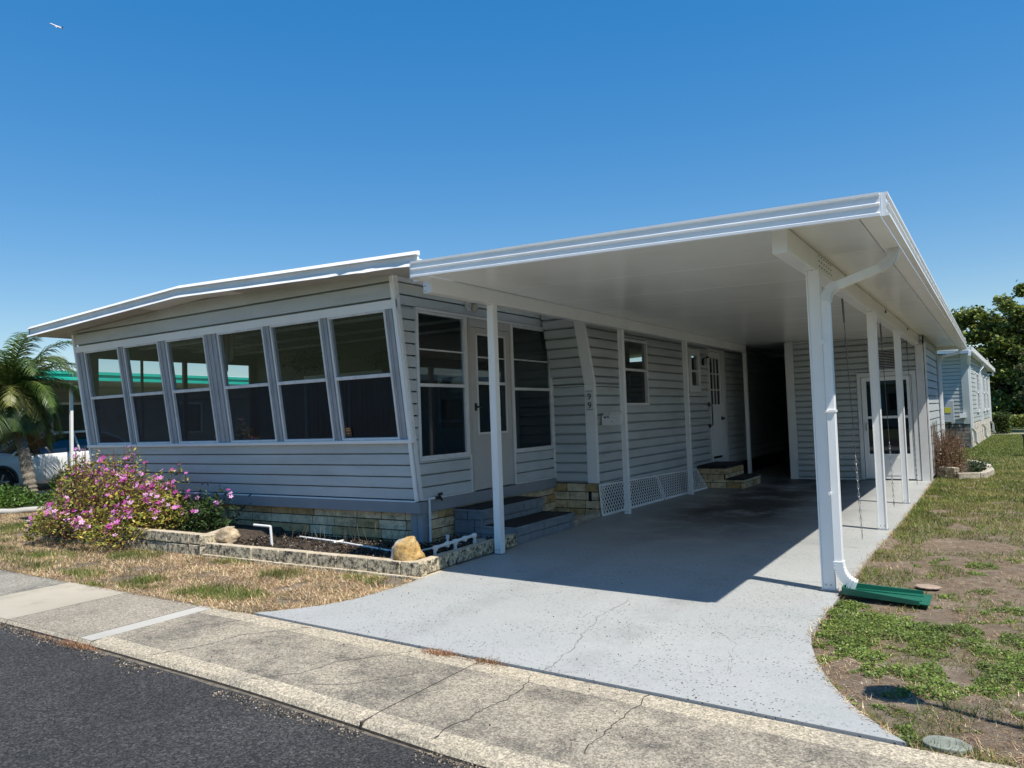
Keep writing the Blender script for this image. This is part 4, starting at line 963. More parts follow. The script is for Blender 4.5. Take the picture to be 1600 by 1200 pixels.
def pvc(lab, paths, r=.0135, joints=(), name='pvc_pipe', grp='white plastic pipes in the flower bed'):
    q = MB()
    for P in paths: q.tube(P, r, 10)
    for j in joints:
        j = Vector(j); q.tube([j-Vector((0, .022, 0)), j+Vector((0, .022, 0))], r*1.45, 10)
        q.tube([j-Vector((0, 0, .03)), j+Vector((0, 0, .006))], r*1.4, 10)
    return tag(q.build(name, MT['pvc'], smooth=False), lab, 'pipe', grp)
pvc('white plastic pipe manifold with three legs beside the ochre boulder', [[(-4.93, 6.12, .03), (-4.93, 6.12, .19)], [(-4.93, 6.12, .19), (-4.95, 6.85, .21)], [(-4.94, 6.48, .03), (-4.94, 6.48, .20)], [(-4.95, 6.85, .05), (-4.95, 6.85, .21)]], .017, [(-4.93, 6.13, .19), (-4.94, 6.34, .196), (-4.94, 6.48, .20), (-4.945, 6.66, .205), (-4.95, 6.84, .21)])
pvc('white plastic pipe stub with elbow behind the tan boulder', [[(-7.75, 6.12, .29), (-7.45, 6.12, .285)], [(-7.45, 6.12, .285), (-7.43, 6.12, .05)]], .016)
pvc('long thin white pipe lying along the bare flower bed', [[(-7.5, 6.62, .085), (-6.7, 6.5, .088), (-5.35, 6.22, .08)], [(-6.7, 6.42, .09), (-6.7, 6.58, .09)]], .012)
q = thing('hose_tap', 'white standpipe with black tap at the sun room corner', 'tap', (-5.70, 7.02, .05))
a = MB(); a.tube([(-5.70, 7.0, .05), (-5.70, 7.0, .57)], .015, 10); a.tube([(-5.70, 7.0, .57), (-5.695, 7.09, .57)], .017, 10)
for z_ in (.25, .40): a.tube([(-5.70, 7.0, z_), (-5.70, 7.0, z_+.02)], .02, 10)
a.build('standpipe', MT['pvc'], q)
a = MB(); a.tube([(-5.695, 7.09, .57), (-5.69, 7.20, .57)], .018, 8); a.tube([(-5.69, 7.16, .57), (-5.66, 7.16, .61)], .009, 6); a.tube([(-5.66, 7.13, .61), (-5.66, 7.19, .615)], .018, 8); a.tube([(-5.69, 7.20, .57), (-5.68, 7.22, .53)], .014, 8); a.build('tap_valve', MT['dark'], q)
q = MB(); q.box(-5.08, -4.98, 6.98, 7.12, .07, .13); q.box(-5.30, -5.22, 6.9, 6.98, .05, .09); tag(q.build('loose_block', MT['gbr'], bevel=.012), 'small loose pale block in the bed beside the blue steps', 'block')
q = MB(); q.tube([(-5.25, 6.75, .04), (-5.25, 6.75, .20)], .014, 8); q.tube([(-5.25, 6.75, .17), (-5.25, 6.75, .21)], .02, 8); q.tube([(-5.35, 6.3, .09), (-5.25, 6.75, .10)], .011, 8)
tag(q.build('sprinkler_head', MT['pvc']), 'short white sprinkler riser against the block base', 'sprinkler')

q = MB(); polywall(q, [(-4.88, 9.02), (-4.98, 10.05)], 0, .075, .12, .24, 41); q.box(-5.7, -5.02, 9.0, 10.05, -.03, .02)
tag(q.build('block_edging', MT['gbr'], bevel=.008), 'short row of tan blocks between the blue steps and the corner pillar', 'edging')
# ------------------------------------------------------------------ things on the walls
def walllamp(name, x, y, z, lab, s=1):
    t_ = thing(name, lab, 'wall lamp', (x, y, z)); a = MB(); a.tube([(x+.014, y, z), (x+.04, y, z)], .07*s, 16); a.tube([(x+.03, y, z), (x+.12*s, y, z-.01)], .02, 8); a.tube([(x+.12*s, y, z+.04), (x+.12*s, y, z+.015)], [.03, .06], 14); a.build('mount', MT['trim'] if s > .9 else MT['rod'], t_)
    a = MB(); c_ = Vector((x+.12*s, y, z-.04)); a.tube([c_+Vector((0, 0, .055)), c_+Vector((0, 0, .03)), c_, c_-Vector((0, 0, .04)), c_-Vector((0, 0, .06))], [.03, .045, .052, .04, .012], 14)
    a.build('globe', simple('lamp_globe_'+name, (.45, .42, .36), .25, .1, 5), t_, smooth=True)
walllamp('porch_lamp', XS, 7.95, 2.97, 'round white porch lamp above the sun room door')
t_ = thing('wall_lantern', 'small twin lantern lamp left of the white side door', 'wall lamp', (XM, 15.1, 2.5))
a = MB(); a.box(XM+.014, XM+.03, 15.04, 15.14, 2.42, 2.56); a.tube([(XM+.03, 15.09, 2.55), (XM+.12, 15.09, 2.58)], .012, 6); a.tube([(XM+.12, 15.09, 2.60), (XM+.12, 15.09, 2.56)], [.015, .06], 6); a.build('bracket', MT['dark'], t_)
a = MB(); a.tube([(XM+.12, 15.09, 2.56), (XM+.12, 15.09, 2.42)], [.055, .035], 6); a.build('lantern_glass', simple('lantern_pane', (.5, .5, .45), .15), t_)
t_ = thing('mailbox', 'white mailbox fixed to the second carport post, below the number 99', 'mailbox', (-4.83, 10.3, 1.3))
a = MB(); a.prism([(-4.99, 10.345, 1.33), (-4.99, 10.24, 1.33), (-4.99, 10.24, 1.47), (-4.99, 10.345, 1.53)], (.30, 0, 0)); a.build('box', MT['trim'], t_, bevel=.005)
a = MB(); a.hexa([(-4.86, 10.20, 1.452), (-4.68, 10.20, 1.452), (-4.68, 10.30, 1.512), (-4.86, 10.30, 1.512), (-4.86, 10.20, 1.462), (-4.68, 10.20, 1.462), (-4.68, 10.30, 1.522), (-4.86, 10.30, 1.522)]); a.build('flap', MT['white'], t_, bevel=.002)
a = MB(); a.tube([(-4.935, 10.24, 1.45), (-4.935, 10.236, 1.45)], .016, 10); a.tube([(-4.82, 10.24, 1.385), (-4.82, 10.236, 1.385)], .008, 8); a.tube([(-4.88, 10.24, 1.455), (-4.88, 10.225, 1.455)], .014, 8); a.build('lock', MT['dark'], t_)
# inside the sun room: broom, hanging plant basket, cloth
q = thing('broom', 'broom with pale wooden handle leaning inside the last front window', 'broom', (-6.2, 7.6, .5))
a = MB(); a.tube([(-6.0, 8.0, .75), (-6.38, 7.25, 2.42)], .013, 8); a.build('handle', MT['wood_tan'], q)
a = MB(); a.obox((-5.97, 8.06, .62), (.14, 0, 0), (0, .03, 0), (0, -.02, .12)); a.build('bristle_head', MT['wood_tan'], q)
t_ = thing('hanging_basket', 'dark hanging plant basket behind the sixth front window', 'basket', (-6.75, 7.5, 2.2))
a = MB(); a.tube([(-6.75, 7.5, 2.93), (-6.75, 7.5, 2.40)], .004, 5); a.tube([(-6.75, 7.5, 2.15), (-6.75, 7.5, 2.30)], [.07, .11], 12); a.build('pot', MT['dark'], t_)
C = np.array([-6.75, 7.5, 2.34])+rng.normal(0, 1, (500, 3))*[.10, .10, .07]; npmesh('foliage', leafcards(C, .07, .1), 4, leafm('dark_leaf', (.02, .035, .012)), parent=t_)
t_ = thing('hanging_basket', 'dark trailing basket silhouette behind the fourth front window', 'basket', (-8.3, 7.6, 2.2))
a = MB(); a.tube([(-8.3, 7.6, 2.93), (-8.3, 7.6, 2.45)], .004, 5); a.tube([(-8.3, 7.6, 2.30), (-8.3, 7.6, 2.42)], [.07, .11], 12); a.build('pot', MT['dark'], t_)
C = np.array([-8.3, 7.6, 2.40])+rng.normal(0, 1, (600, 3))*[.20, .12, .06]; npmesh('foliage', leafcards(C, .07, .1), 4, leafm('dark_leaf2', (.02, .035, .012)), parent=t_)
M, t, p = nodes('striped_cloth'); wv = t.nodes.new('ShaderNodeTexWave'); wv.inputs['Scale'].default_value = 4.5; wv.bands_direction = 'X'; t.links.new(coord(t), wv.inputs[0])
c_ = mixc(t, wv.outputs[1], (.22, .05, .06), (.42, .38, .36)); t.links.new(c_, p.inputs[0])
q = MB()
for i in range(14):
    a, b = -9.95+i*.03, -9.92+i*.03; f_ = lambda v: 7.2+.03*math.sin(v*40)
    q.hexa([(a, f_(a), 2.28+.25*abs(i-7)/7), (b, f_(b), 2.28+.25*abs(i-6)/7), (b, f_(b)+.01, 2.28+.25*abs(i-6)/7), (a, f_(a)+.01, 2.28+.25*abs(i-7)/7), (a, f_(a), 2.9), (b, f_(b), 2.9), (b, f_(b)+.01, 2.9), (a, f_(a)+.01, 2.9)])
tag(q.build('striped_flag', M), 'red and white striped flag hanging inside the third front window', 'flag')

# ------------------------------------------------------------------ utility covers and small things on the ground
def disc(c, r, lab, mt, h=.012, seed=0):
    q = MB(); n = 26; rn = random.Random(seed); rr = [r*(1+rn.uniform(-.05, .05)) for _ in range(n)]
    b = [(c[0]+rr[i]*math.cos(2*math.pi*i/n)*1.25, c[1]+rr[i]*math.sin(2*math.pi*i/n), c[2]) for i in range(n)]
    q.prism(b, (0, 0, h)); return tag(q.build('utility_cover', mt, bevel=.004), lab, 'cover')
disc((-.27, 3.87, -.03), .075, 'round concrete cover by the tip of the driveway flare', simple('cover_grey', (.22, .24, .20), .8, .2, 10, bmp=.4), .03, 2)
disc((-.56, 7.08, -.012), .075, 'round pale cover in the bare lawn behind the splash block', simple('cover_pink', (.34, .26, .2), .85, .2, 10), .012, 3)

# ------------------------------------------------------------------ aeroplane
D = Vector((-.8100, .4019, .4271))*3000
pt = thing('aeroplane', 'tiny white airliner high in the blue sky at upper left', 'aeroplane', D)
ax = (rt*1.0-uu*.38+fw*.25).normalized(); wg = (fw*.75+rt*.35+uu*.25); wg = (wg-ax*wg.dot(ax)).normalized(); nz = ax.cross(wg).normalized()
if nz.z < 0: nz = -nz
ax = -ax
q = MB(); q.tube([D-ax*20, D-ax*12, D-ax*4, D+ax*12, D+ax*18, D+ax*20], [.6, 1.7, 2.0, 2.0, 1.4, .3], 10); q.build('fuselage', MT['white'], pt, smooth=True)
for s_ in (-1, 1):
    q = MB(); q.hexa([D+ax*5, D-ax*3, D-ax*9+wg*s_*17, D-ax*6.5+wg*s_*17, D+ax*5+nz*.5, D-ax*3+nz*.5, D-ax*9+wg*s_*17+nz*.3, D-ax*6.5+wg*s_*17+nz*.3]); q.build('wing', MT['band'], pt)
    q = MB(); q.tube([D+ax*3+wg*s_*6-nz*1.6, D-ax*1+wg*s_*6-nz*1.6], 1.1, 8); q.build('engine', MT['band'], pt)
q = MB(); q.hexa([D-ax*13, D-ax*19, D-ax*20+nz*7, D-ax*17.5+nz*7, D-ax*13+wg*.4, D-ax*19+wg*.4, D-ax*20+nz*7+wg*.2, D-ax*17.5+nz*7+wg*.2]); q.build('tail_fin', MT['band'], pt)

# ------------------------------------------------------------------ house behind, to the right
fh = thing('house', 'pale green sided house with white downspouts behind the shed', 'house', (-3, 33, 0))
W0, W1 = Vector((-.78, 28.4, 0)), Vector((-.33, 38.5, 0)); uw = (W1-W0).normalized(); nw = Vector((uw.y, -uw.x, 0)); LW = (W1-W0).length
ux = Vector((-nw.x, -nw.y, 0)); HB = .78; HT = 3.05
def wp(s_, z_, off=0): return W0+uw*s_+nw*off+Vector((0, 0, z_))
q = MB(); a = MB().siding(wp(0, HB), uw, nw, LW, HT-HB, .15, d=.016); q.add(a.v, a.f)
a = MB().siding(W0+ux*5.5+Vector((0, 0, HB)), -ux, -uw, 5.5, HT-HB, .12, d=.014); q.add(a.v, a.f)
q.quad(wp(0, HB, -.01), wp(LW, HB, -.01), wp(LW, HT, -.01), wp(0, HT, -.01)); q.quad(wp(LW, 0), wp(LW, HT), wp(LW, HT)+ux*5.5, wp(LW, 0)+ux*5.5)
q.build('siding', MT['siding_pale'], fh)
q = MB(); blocks(q, W0+Vector((0, 0, -.03)), uw, nw, LW, HB+.03, .20, .42, seed=70); q.m = [m_ if m_ == 3 else 0 for m_ in q.m]
q.build('block_skirt', [brickm('pale_block', (.62, .57, .48), (.5, .45, .36))]*3+[simple('pale_joint', (.38, .34, .28), .9)], fh)
q = MB(); blocks(q, W0+ux*5.5+Vector((0, 0, -.03)), -ux, -uw, 5.5, HB+.03, .10, .22, seed=71); q.build('block_front', [brickm('grey_split_block', (.26, .25, .22), (.12, .11, .1)), brickm('grey_split_block2', (.36, .34, .3), (.2, .2, .18)), brickm('grey_split_block3', (.2, .19, .17), (.1, .1, .1)), MT['mortar']], fh)
q = MB()
E0, E1 = Vector((-.62, 27.9, 3.22)), Vector((-.05, 40.0, 2.90))
q.hexa([E0+Vector((0, 0, -.12)), E1+Vector((0, 0, -.12)), E1+Vector((-6, 0, .3)), E0+Vector((-6, 0, .3)), E0, E1, E1+Vector((-6, 0, .5)), E0+Vector((-6, 0, .5))])
q.build('roof', MT['roofw'], fh)
q = MB(); o_ = Vector((.035, 0, 0))
for zz, hh in ((0.01, .035), (-.045, .035), (-.10, .04)): q.hexa([E0+Vector((0, -.01, zz-hh)), E0+o_+Vector((0, -.01, zz-hh)), E1+o_+Vector((0, 0, zz-hh)), E1+Vector((0, 0, zz-hh)), E0+Vector((0, -.01, zz)), E0+o_+Vector((0, -.01, zz)), E1+o_+Vector((0, 0, zz)), E1+Vector((0, 0, zz))])
q.hexa([E0+Vector((0, 0, -.13)), E0+Vector((.02, 0, -.13)), E1+Vector((.02, 0, -.13)), E1+Vector((0, 0, -.13)), E0, E0+Vector((.02, 0, 0)), E1+Vector((.02, 0, 0)), E1])
q.build('gutter', MT['white'], fh)
q = MB()
q.hexa([E0+Vector((-.02, .02, -.20)), E0+Vector((-1.8, .02, -.12)), E0+Vector((-1.8, .05, -.12)), E0+Vector((-.02, .05, -.20)), E0+Vector((-.02, .02, -.02)), E0+Vector((-1.8, .02, .10)), E0+Vector((-1.8, .05, .10)), E0+Vector((-.02, .05, -.02))])
q.build('gable_board', MT['white'], fh)
for s_ in (.12, 5.0, LW-.1):
    f_ = s_/LW; e_ = E0.lerp(E1, max(0, f_-.02)); a_ = wp(s_, 2.55, .05)
    k_ = [e_+Vector((-.03, 0, -.13)), e_+Vector((-.06, 0, -.28)), a_+Vector((0, 0, .1)), a_, wp(s_, .62, .05), wp(s_+.15, .50, .11), wp(s_+.2, .2, .11), wp(s_+.3, .1, .16)]
    spout(k_, .05, .038, uw, [], MT['white'], fh)
for s_ in (3.1, 6.3, 8.3):
    q = MB(); 
    for a_, b_, z0, z1 in ((s_, s_+.05, 1.15, 2.5), (s_+.85, s_+.9, 1.15, 2.5), (s_, s_+.9, 2.45, 2.5), (s_, s_+.9, 1.1, 1.17), (s_, s_+.9, 1.78, 1.82)):
        q.hexa([wp(a_, z0, .0), wp(a_, z0, .06), wp(b_, z0, .06), wp(b_, z0, .0), wp(a_, z1, .0), wp(a_, z1, .06), wp(b_, z1, .06), wp(b_, z1, .0)])
    wo = q.build('window', MT['white'], fh); q = MB(); q.hexa([wp(s_+.05, 1.17, .01), wp(s_+.05, 1.17, .025), wp(s_+.85, 1.17, .025), wp(s_+.85, 1.17, .01), wp(s_+.05, 2.45, .01), wp(s_+.05, 2.45, .025), wp(s_+.85, 2.45, .025), wp(s_+.85, 2.45, .01)]); q.build('pane', MT['carglass'], wo)
q = MB(); q.hexa([wp(-.02, 0, .0), wp(-.02, 0, .03), wp(.12, 0, .03), wp(.12, 0, .0), wp(-.02, HT, .0), wp(-.02, HT, .03), wp(.12, HT, .03), wp(.12, HT, .0)]); 
q.box(-.95, -.77, 28.37, 28.385, HB, HT); q.build('corner_trim', MT['siding_pale'], fh)
t_ = thing('electric_box', 'grey electric meter box with a yellow label on the pale green house', 'electric box', (-1.35, 28.35, 1))
q = MB(); q.box(-1.52, -1.20, 28.2, 28.38, .85, 1.55); q.build('cabinet', simple('box_grey', (.42, .45, .47), .4), t_, bevel=.01)
q = MB(); q.box(-1.46, -1.28, 28.19, 28.199, 1.15, 1.32); q.build('warning_label', simple('label_yellow', (.6, .55, .05), .5), t_)
q = MB(); q.box(-1.05, -.88, 28.25, 28.37, .98, 1.12); q.build('meter', MT['white'], t_); q = MB(); q.tube([(-1.36, 28.3, .85), (-1.36, 28.3, .5)], .03, 8); q.build('conduit', MT['dark'], t_)

# ------------------------------------------------------------------ planting ring by the shed
t_ = thing('planter_ring', 'pale block ring planter on the lawn beside the shed', 'planter', (-.5, 18.5, 0))
q = MB(); q_pts = [(-1.10, 17.50), (-.72, 17.20), (-.26, 17.45), (-.13, 18.3), (-.20, 19.8), (-.55, 21.2)]
polywall(q, q_pts, -.03, .11, .13, .42, 21); polywall(q, [(-1.06, 17.48), (-.78, 17.26)], .115, .21, .13, .42, 22)
q.build('block', MT['gbr'], t_, bevel=.012)
q = MB(); q.prism([(-1.1, 17.5, .02), (-.7, 17.3, .02), (-.3, 17.6, .02), (-.2, 19.5, .02), (-.6, 21, .02), (-1.1, 21, .02)], (0, 0, .02)); q.build('soil', MT['soil'], t_)
db = thing('dry_shrub', 'dry twiggy brown shrub beside the shed corner', 'shrub', (-.9, 18.0, .03))
q = MB()
for k in range(330):
    p0 = Vector((random.gauss(-.92, .10), random.gauss(18.0, .28), .02)); az = random.uniform(0, 6.28); sp = random.uniform(.05, .42); h = random.uniform(.35, .95)
    P = [p0]
    for s_ in (1, 2, 3): P.append(p0+Vector((math.cos(az)*sp*.75*(s_/3)**1.2, math.sin(az)*sp*1.4*(s_/3)**1.2, h*s_/3))+Vector((random.gauss(0, .02), random.gauss(0, .02), 0)))
    q.tube(P, [.006, .005, .004, .002], 4)
q.build('stem', [simple('dry_stem', (.17, .10, .065), .9, .5, 6)], db)
C = np.stack([rng.normal(-.92, .18, 2600), rng.normal(18.0, .42, 2600), np.abs(rng.normal(.3, .26, 2600))+.03], 1)
npmesh('foliage', leafcards(C, .05, .3, .35), 4, [leafm('dry_leaf', (.22, .12, .06)), leafm('olive_leaf', (.10, .11, .035))], rng.choice([0, 1], 2600, p=[.6, .4]), parent=db)
t_ = thing('low_shrub', 'small dark green plant inside the block ring', 'shrub', (-.4, 18.6, .05))
C = np.stack([rng.normal(-.42, .1, 900), rng.normal(18.9, .5, 900), np.abs(rng.normal(.05, .06, 900))+.04], 1)
npmesh('foliage', leafcards(C, .05, .3, .5), 4, leafm('dk', (.035, .06, .02)), parent=t_)
# thin creeper on the shed wall
q = MB()
for k in range(16):
    y_ = random.uniform(16.9, 18.6); P = [Vector((-1.125, y_, .1))]
    for s_ in range(7): P.append(P[-1]+Vector((0, random.uniform(-.06, .06), random.uniform(.08, .2))))
    q.tube(P, .004, 4)
tag(q.build('dry_creeper', simple('creeper', (.10, .08, .06), .9)), 'thin dry creeper stems on the shed side wall', 'creeper')

# ------------------------------------------------------------------ trees
def lump_tree(name, lab, cat, trunk, lumps, n, size, mats, probs, group=None, trunk_r=.35, branch=True, gap=.15):
    t_ = thing(name, lab, cat, trunk, group); T = Vector(trunk)
    q = MB(); top = max(l[0][2] for l in lumps)
    P = [T+Vector((0, 0, -.1)), T+Vector((.1, 0, (top-T.z)*.25)), T+Vector((-.1, .1, (top-T.z)*.5)), T+Vector((0, 0, (top-T.z)*.8))]; q.tube(P, [trunk_r*1.3, trunk_r, trunk_r*.8, trunk_r*.4], 8)
    if branch:
        for l in lumps:
            b_ = P[1].lerp(P[3], random.uniform(0, .9)); e_ = Vector(l[0]); m_ = b_.lerp(e_, .5)+Vector((0, 0, .3*l[1][2])); q.tube([b_, m_, e_], [trunk_r*.35, trunk_r*.2, trunk_r*.08], 6)
    q.build('trunk', MT['bark'], t_, smooth=True)
    Cs = []; tot = sum(l[1][0]*l[1][2] for l in lumps)
    for c, r in lumps:
        m_ = int(n*r[0]*r[2]/tot); k = max(8, int(m_/130))
        # sub-clumps on the lump's shell
        d = unit(rng.normal(0, 1, (k, 3))); rad = rng.uniform(.45, 1.03, k)**.6
        cc = np.array(c)+d*rad[:, None]*np.array(r)
        idx = rng.integers(0, k, m_); s_ = np.array(r).mean()*rng.uniform(.10, .22, k)
        pt_ = cc[idx]+rng.normal(0, 1, (m_, 3))*s_[idx][:, None]*np.array([1, 1, .6]); Cs.append(pt_)
    C = np.concatenate(Cs); V = leafcards(C, size, .1, .6)
    npmesh('crown', V, 4, mats, rng.choice(len(mats), len(C), p=probs), parent=t_); return t_
OAK = [leafm('oak_leaf', (.17, .22, .045), trans=.3), leafm('oak_leaf_dark', (.05, .075, .016), trans=.2), leafm('oak_leaf_yellow', (.29, .31, .07), trans=.35)]
L1 = []
for k in range(26):
    a_ = random.uniform(0, 6.28); rr_ = random.uniform(0, 1)
    L1.append(((5.0+5.4*rr_*math.cos(a_), 52+4*rr_*math.sin(a_), 5.3+random.uniform(-2.8, 2.2)*(1-rr_*.5)), (random.uniform(1.2, 2.0), random.uniform(1.2, 2.0), random.uniform(.9, 1.4))))
L1 += [((-.7, 51, 5.8), (1.4, 1.2, 1.1)), ((-.3, 51, 3.4), (1.4, 1.2, 1.0)), ((.3, 50.5, 6.1), (1.3, 1.2, .9)), ((1.6, 50.5, 6.8), (1.5, 1.2, 1.0)), ((-1.5, 52, 5.1), (1.3, 1.1, 1.2)), ((.6, 50, 4.0), (1.3, 1, 1.1)), ((1.6, 50, 3.0), (1.3, 1, 1.0)), ((0.9, 50, 1.7), (1.2, 1, .8))]
lump_tree('oak_tree', 'large dark green oak tree behind the pale green house', 'tree', (4.0, 53, -.1), L1, 76000, .24, OAK, [.5, .3, .2], trunk_r=.4)
L2 = [((1.9+random.uniform(-1.1, 1.3), 44+random.uniform(-1, 1), 2.3+random.uniform(-1.2, 1.2)), (random.uniform(.6, 1.0), .8, random.uniform(.6, .9))) for _ in range(12)]
lump_tree('small_tree', 'looser pale olive tree in front of the dark oak at right edge', 'tree', (2.0, 44.2, -.1), L2, 14000, .13, [leafm('olive1', (.13, .14, .055), trans=.3), leafm('olive2', (.08, .095, .03), trans=.3)], [.6, .4], trunk_r=.12)
L3 = [((-6+random.uniform(-7, 5), 66+random.uniform(-2, 2), 3+random.uniform(-2, 1.2)), (2.2, 1.8, 1.5)) for _ in range(14)]
lump_tree('oak_tree', 'low oak far behind the roofs', 'tree', (-6, 66, -.1), L3, 12000, .3, OAK, [.3, .6, .1], trunk_r=.3)
C = np.stack([rng.uniform(-3, 14, 26000), rng.normal(57, 1.0, 26000), rng.uniform(0, 3.4, 26000)], 1)
tag(npmesh('undergrowth', leafcards(C, .34, .1, .7), 4, [leafm('under_dark', (.018, .028, .01), trans=0), leafm('under_mid', (.03, .045, .015), trans=0)], rng.choice([0, 1], 26000), origin=(0, 0, 0)), kind='stuff')
def hedge(name, lab, x0, x1, y0_, y1_, h, n, size, mats, probs, rnd=False):
    t_ = thing(name, lab, 'hedge', ((x0+x1)/2, (y0_+y1_)/2, 0))
    C = np.stack([rng.uniform(x0, x1, n), rng.uniform(y0_, y1_, n), rng.uniform(0, 1, n)], 1)
    C[:, 2] = C[:, 2]**.7*h*(.75+.35*fbm(C[:, 0], C[:, 1], 1.2, 5)); npmesh('foliage', leafcards(C, size, .2, .6), 4, mats, rng.choice(len(mats), n, p=probs), parent=t_)
    q = MB()
    for k in range(6): x = x0+(x1-x0)*(k+.5)/6; q.tube([(x, (y0_+y1_)/2, 0), (x, (y0_+y1_)/2, h*.6)], .03, 6)
    q.build('stem', MT['bark'], t_)
hedge('hedge', 'trimmed green hedge below the dark trees at right', .2, 8, 47, 48.2, .75, 9000, .12, OAK, [.5, .2, .3])
hedge('round_shrub', 'round dark shrub at the far corner of the pale green house', -.25, .45, 40.2, 41.4, .95, 3500, .10, OAK, [.2, .8, 0])
q = MB(); q.quad((-.5, 39.5, .0), (20, 39.5, .0), (20, 40.6, .0), (-.5, 40.6, .0)); tag(q.build('path', MT['conc_smooth']), kind='structure')
t_ = thing('utility_pedestal', 'small dark green utility post at the right edge of the lawn', 'utility post', (.60, 24.4, 0))
q = MB(); q.box(.52, .70, 24.3, 24.5, 0, .52); q.build('housing', simple('ped_green', (.02, .04, .03), .5), t_, bevel=.02); q = MB(); q.box(.50, .72, 24.28, 24.52, .52, .58); q.build('lid', simple('ped_lid', (.015, .03, .022), .5), t_, bevel=.02)

# ------------------------------------------------------------------ neighbour at the left with teal trim
nb = thing('neighbour_home', 'grey-green neighbouring home with bright teal roof edge at left', 'mobile home', (-25, 18, 0))
EX0, EX1, EY0, EY1 = -20.15, -21.3, 8.6, 26
def ex(y): return EX0+(y-EY0)*(EX1-EX0)/(EY1-EY0)
q = MB()
for (za, zb, o1, ml) in ((3.02, 3.10, .04, 0), (2.92, 3.02, .0, 1), (2.86, 2.92, .05, 0)):
    q.hexa([(ex(EY0)-.05, EY0-.04, za), (ex(EY0)+o1, EY0-.04, za), (ex(EY1)+o1, EY1, za), (ex(EY1)-.05, EY1, za), (ex(EY0)-.05, EY0-.04, zb), (ex(EY0)+o1, EY0-.04, zb), (ex(EY1)+o1, EY1, zb), (ex(EY1)-.05, EY1, zb)])
    q.box(-30, ex(EY0), EY0-.04-o1, EY0, za, zb)
q.build('teal_fascia', MT['teal'], nb)
q = MB(); q.hexa([(-30, EY0, 2.93), (ex(EY0)-.03, EY0, 2.90), (ex(EY1)-.03, EY1, 2.90), (-30, EY1, 2.93), (-30, EY0, 3.03), (ex(EY0)-.03, EY0, 3.0), (ex(EY1)-.03, EY1, 3.0), (-30, EY1, 3.03)]); q.build('carport_roof', MT['soffit'], nb)
q = MB(); a = MB().siding((-23.9, 9.5, .3), (0, 1, 0), (1, 0, 0), 18, 2.6, .2); q.add(a.v, a.f); q.box(-30, -23.92, 9.6, 27.5, 0, 2.9); q.build('wall', MT['nwall'], nb)
q = MB(); q.hexa([(-31, 9.2, 3.0), (-24, 9.2, 2.95), (-24, 27.6, 2.95), (-31, 27.6, 3.0), (-31, 9.2, 3.12), (-24, 9.2, 3.12), (-24, 27.6, 3.12), (-31, 27.6, 3.12)]); q.hexa([(-29.5, 12, 3.12), (-23, 12, 3.12), (-23, 27.6, 3.12), (-29.5, 27.6, 3.12), (-28, 13, 3.42), (-24.5, 13, 3.42), (-24.5, 26, 3.42), (-28, 26, 3.42)]); q.build('roof', MT['roofw'], nb)
for y_ in (10.55, 13.6, 16.8, 20.0, 23.5):
    q = MB(); q.box(ex(y_)-.42, ex(y_)-.35, y_-.035, y_+.035, 0, 2.88); q.build('post', MT['white'], nb)
for y_ in (11.6, 15.4, 19.2):
    q = MB(); q.box(-23.9, -23.84, y_, y_+1.3, 1.35, 1.40); q.box(-23.9, -23.84, y_, y_+1.3, 2.35, 2.42); q.box(-23.9, -23.84, y_, y_+.06, 1.4, 2.35); q.box(-23.9, -23.84, y_+1.24, y_+1.3, 1.4, 2.35); wo = q.build('window', MT['trim'], nb)
    q = MB(); q.box(-23.88, -23.865, y_+.06, y_+1.24, 1.4, 2.35); q.build('pane', simple('nb_glass', (.06, .075, .06), .12), wo)
q = MB(); q.box(-30, -23.8, 8.4, 27.5, -.02, .01); q.quad((-23.9, 4.1, -.005), (-20.4, 4.1, -.005), (-20.9, 26, -.005), (-23.9, 26, -.005)); tag(q.build('neighbour_driveway', MT['conc_smooth'], origin=(0, 0, 0)), kind='structure')
# tree beyond, seen through the sun room glass
L5 = [((-31+random.uniform(-2.2, 2.2), 34+random.uniform(-2, 2), 5.0+random.uniform(-1.6, 1.3)), (1.3, 1.3, 1.1)) for _ in range(12)]
lump_tree('shade_tree', 'tree beyond the teal roof seen through the sun room glass', 'tree', (-31, 34, 0), L5, 9000, .22, OAK, [.5, .3, .2], trunk_r=.2)

# ------------------------------------------------------------------ the white car
car = thing('parked_car', 'white hatchback parked under the teal edged carport', 'car', (-21.9, 10.5, 0))
CX, CW, CY = -21.95, .90, 8.22          # centre line x, half width, nose y
ST = [  # y, bottom, belt z, half width bottom, half width belt
 (0.00, .42, .62, .55, .50), (.10, .26, .74, .72, .68), (.35, .20, .84, .84, .80), (.8, .18, .93, .89, .85), (1.25, .18, .99, .90, .87), (1.9, .18, 1.0, .90, .88), (2.7, .18, 1.03, .90, .88), (3.5, .18, 1.07, .90, .87), (4.0, .20, 1.08, .88, .85), (4.25, .30, 1.04, .80, .78), (4.36, .45, .95, .66, .66)]
q = MB(); rows = []
for (y_, zb, zt_, wb, wt_) in ST:
    h = zt_-zb; pr_ = [(wb*.80, zb), (wb*.97, zb+.06), (wb, zb+h*.35), (wb*1.005, zb+h*.55), (wt_*1.0, zb+h*.82), (wt_*.965, zb+h*.97), (wt_*.80, zt_+.02), (0, zt_+.05)]
    L_ = [(CX+a, CY+y_, z_) for a, z_ in pr_]; Rr = [(CX-a, CY+y_, z_) for a, z_ in pr_[:-1]][::-1]; rows.append(L_+Rr)
n = len(rows[0]); q.v = [p_ for r_ in rows for p_ in r_]
for i in range(len(rows)-1):
    for j in range(n): q.f.append((i*n+j, (i+1)*n+j, (i+1)*n+(j+1) % n, i*n+(j+1) % n))
q.f += [tuple(range(n)), tuple(range((len(rows)-1)*n, len(rows)*n))[::-1]]; q.m = [0]*len(q.f)
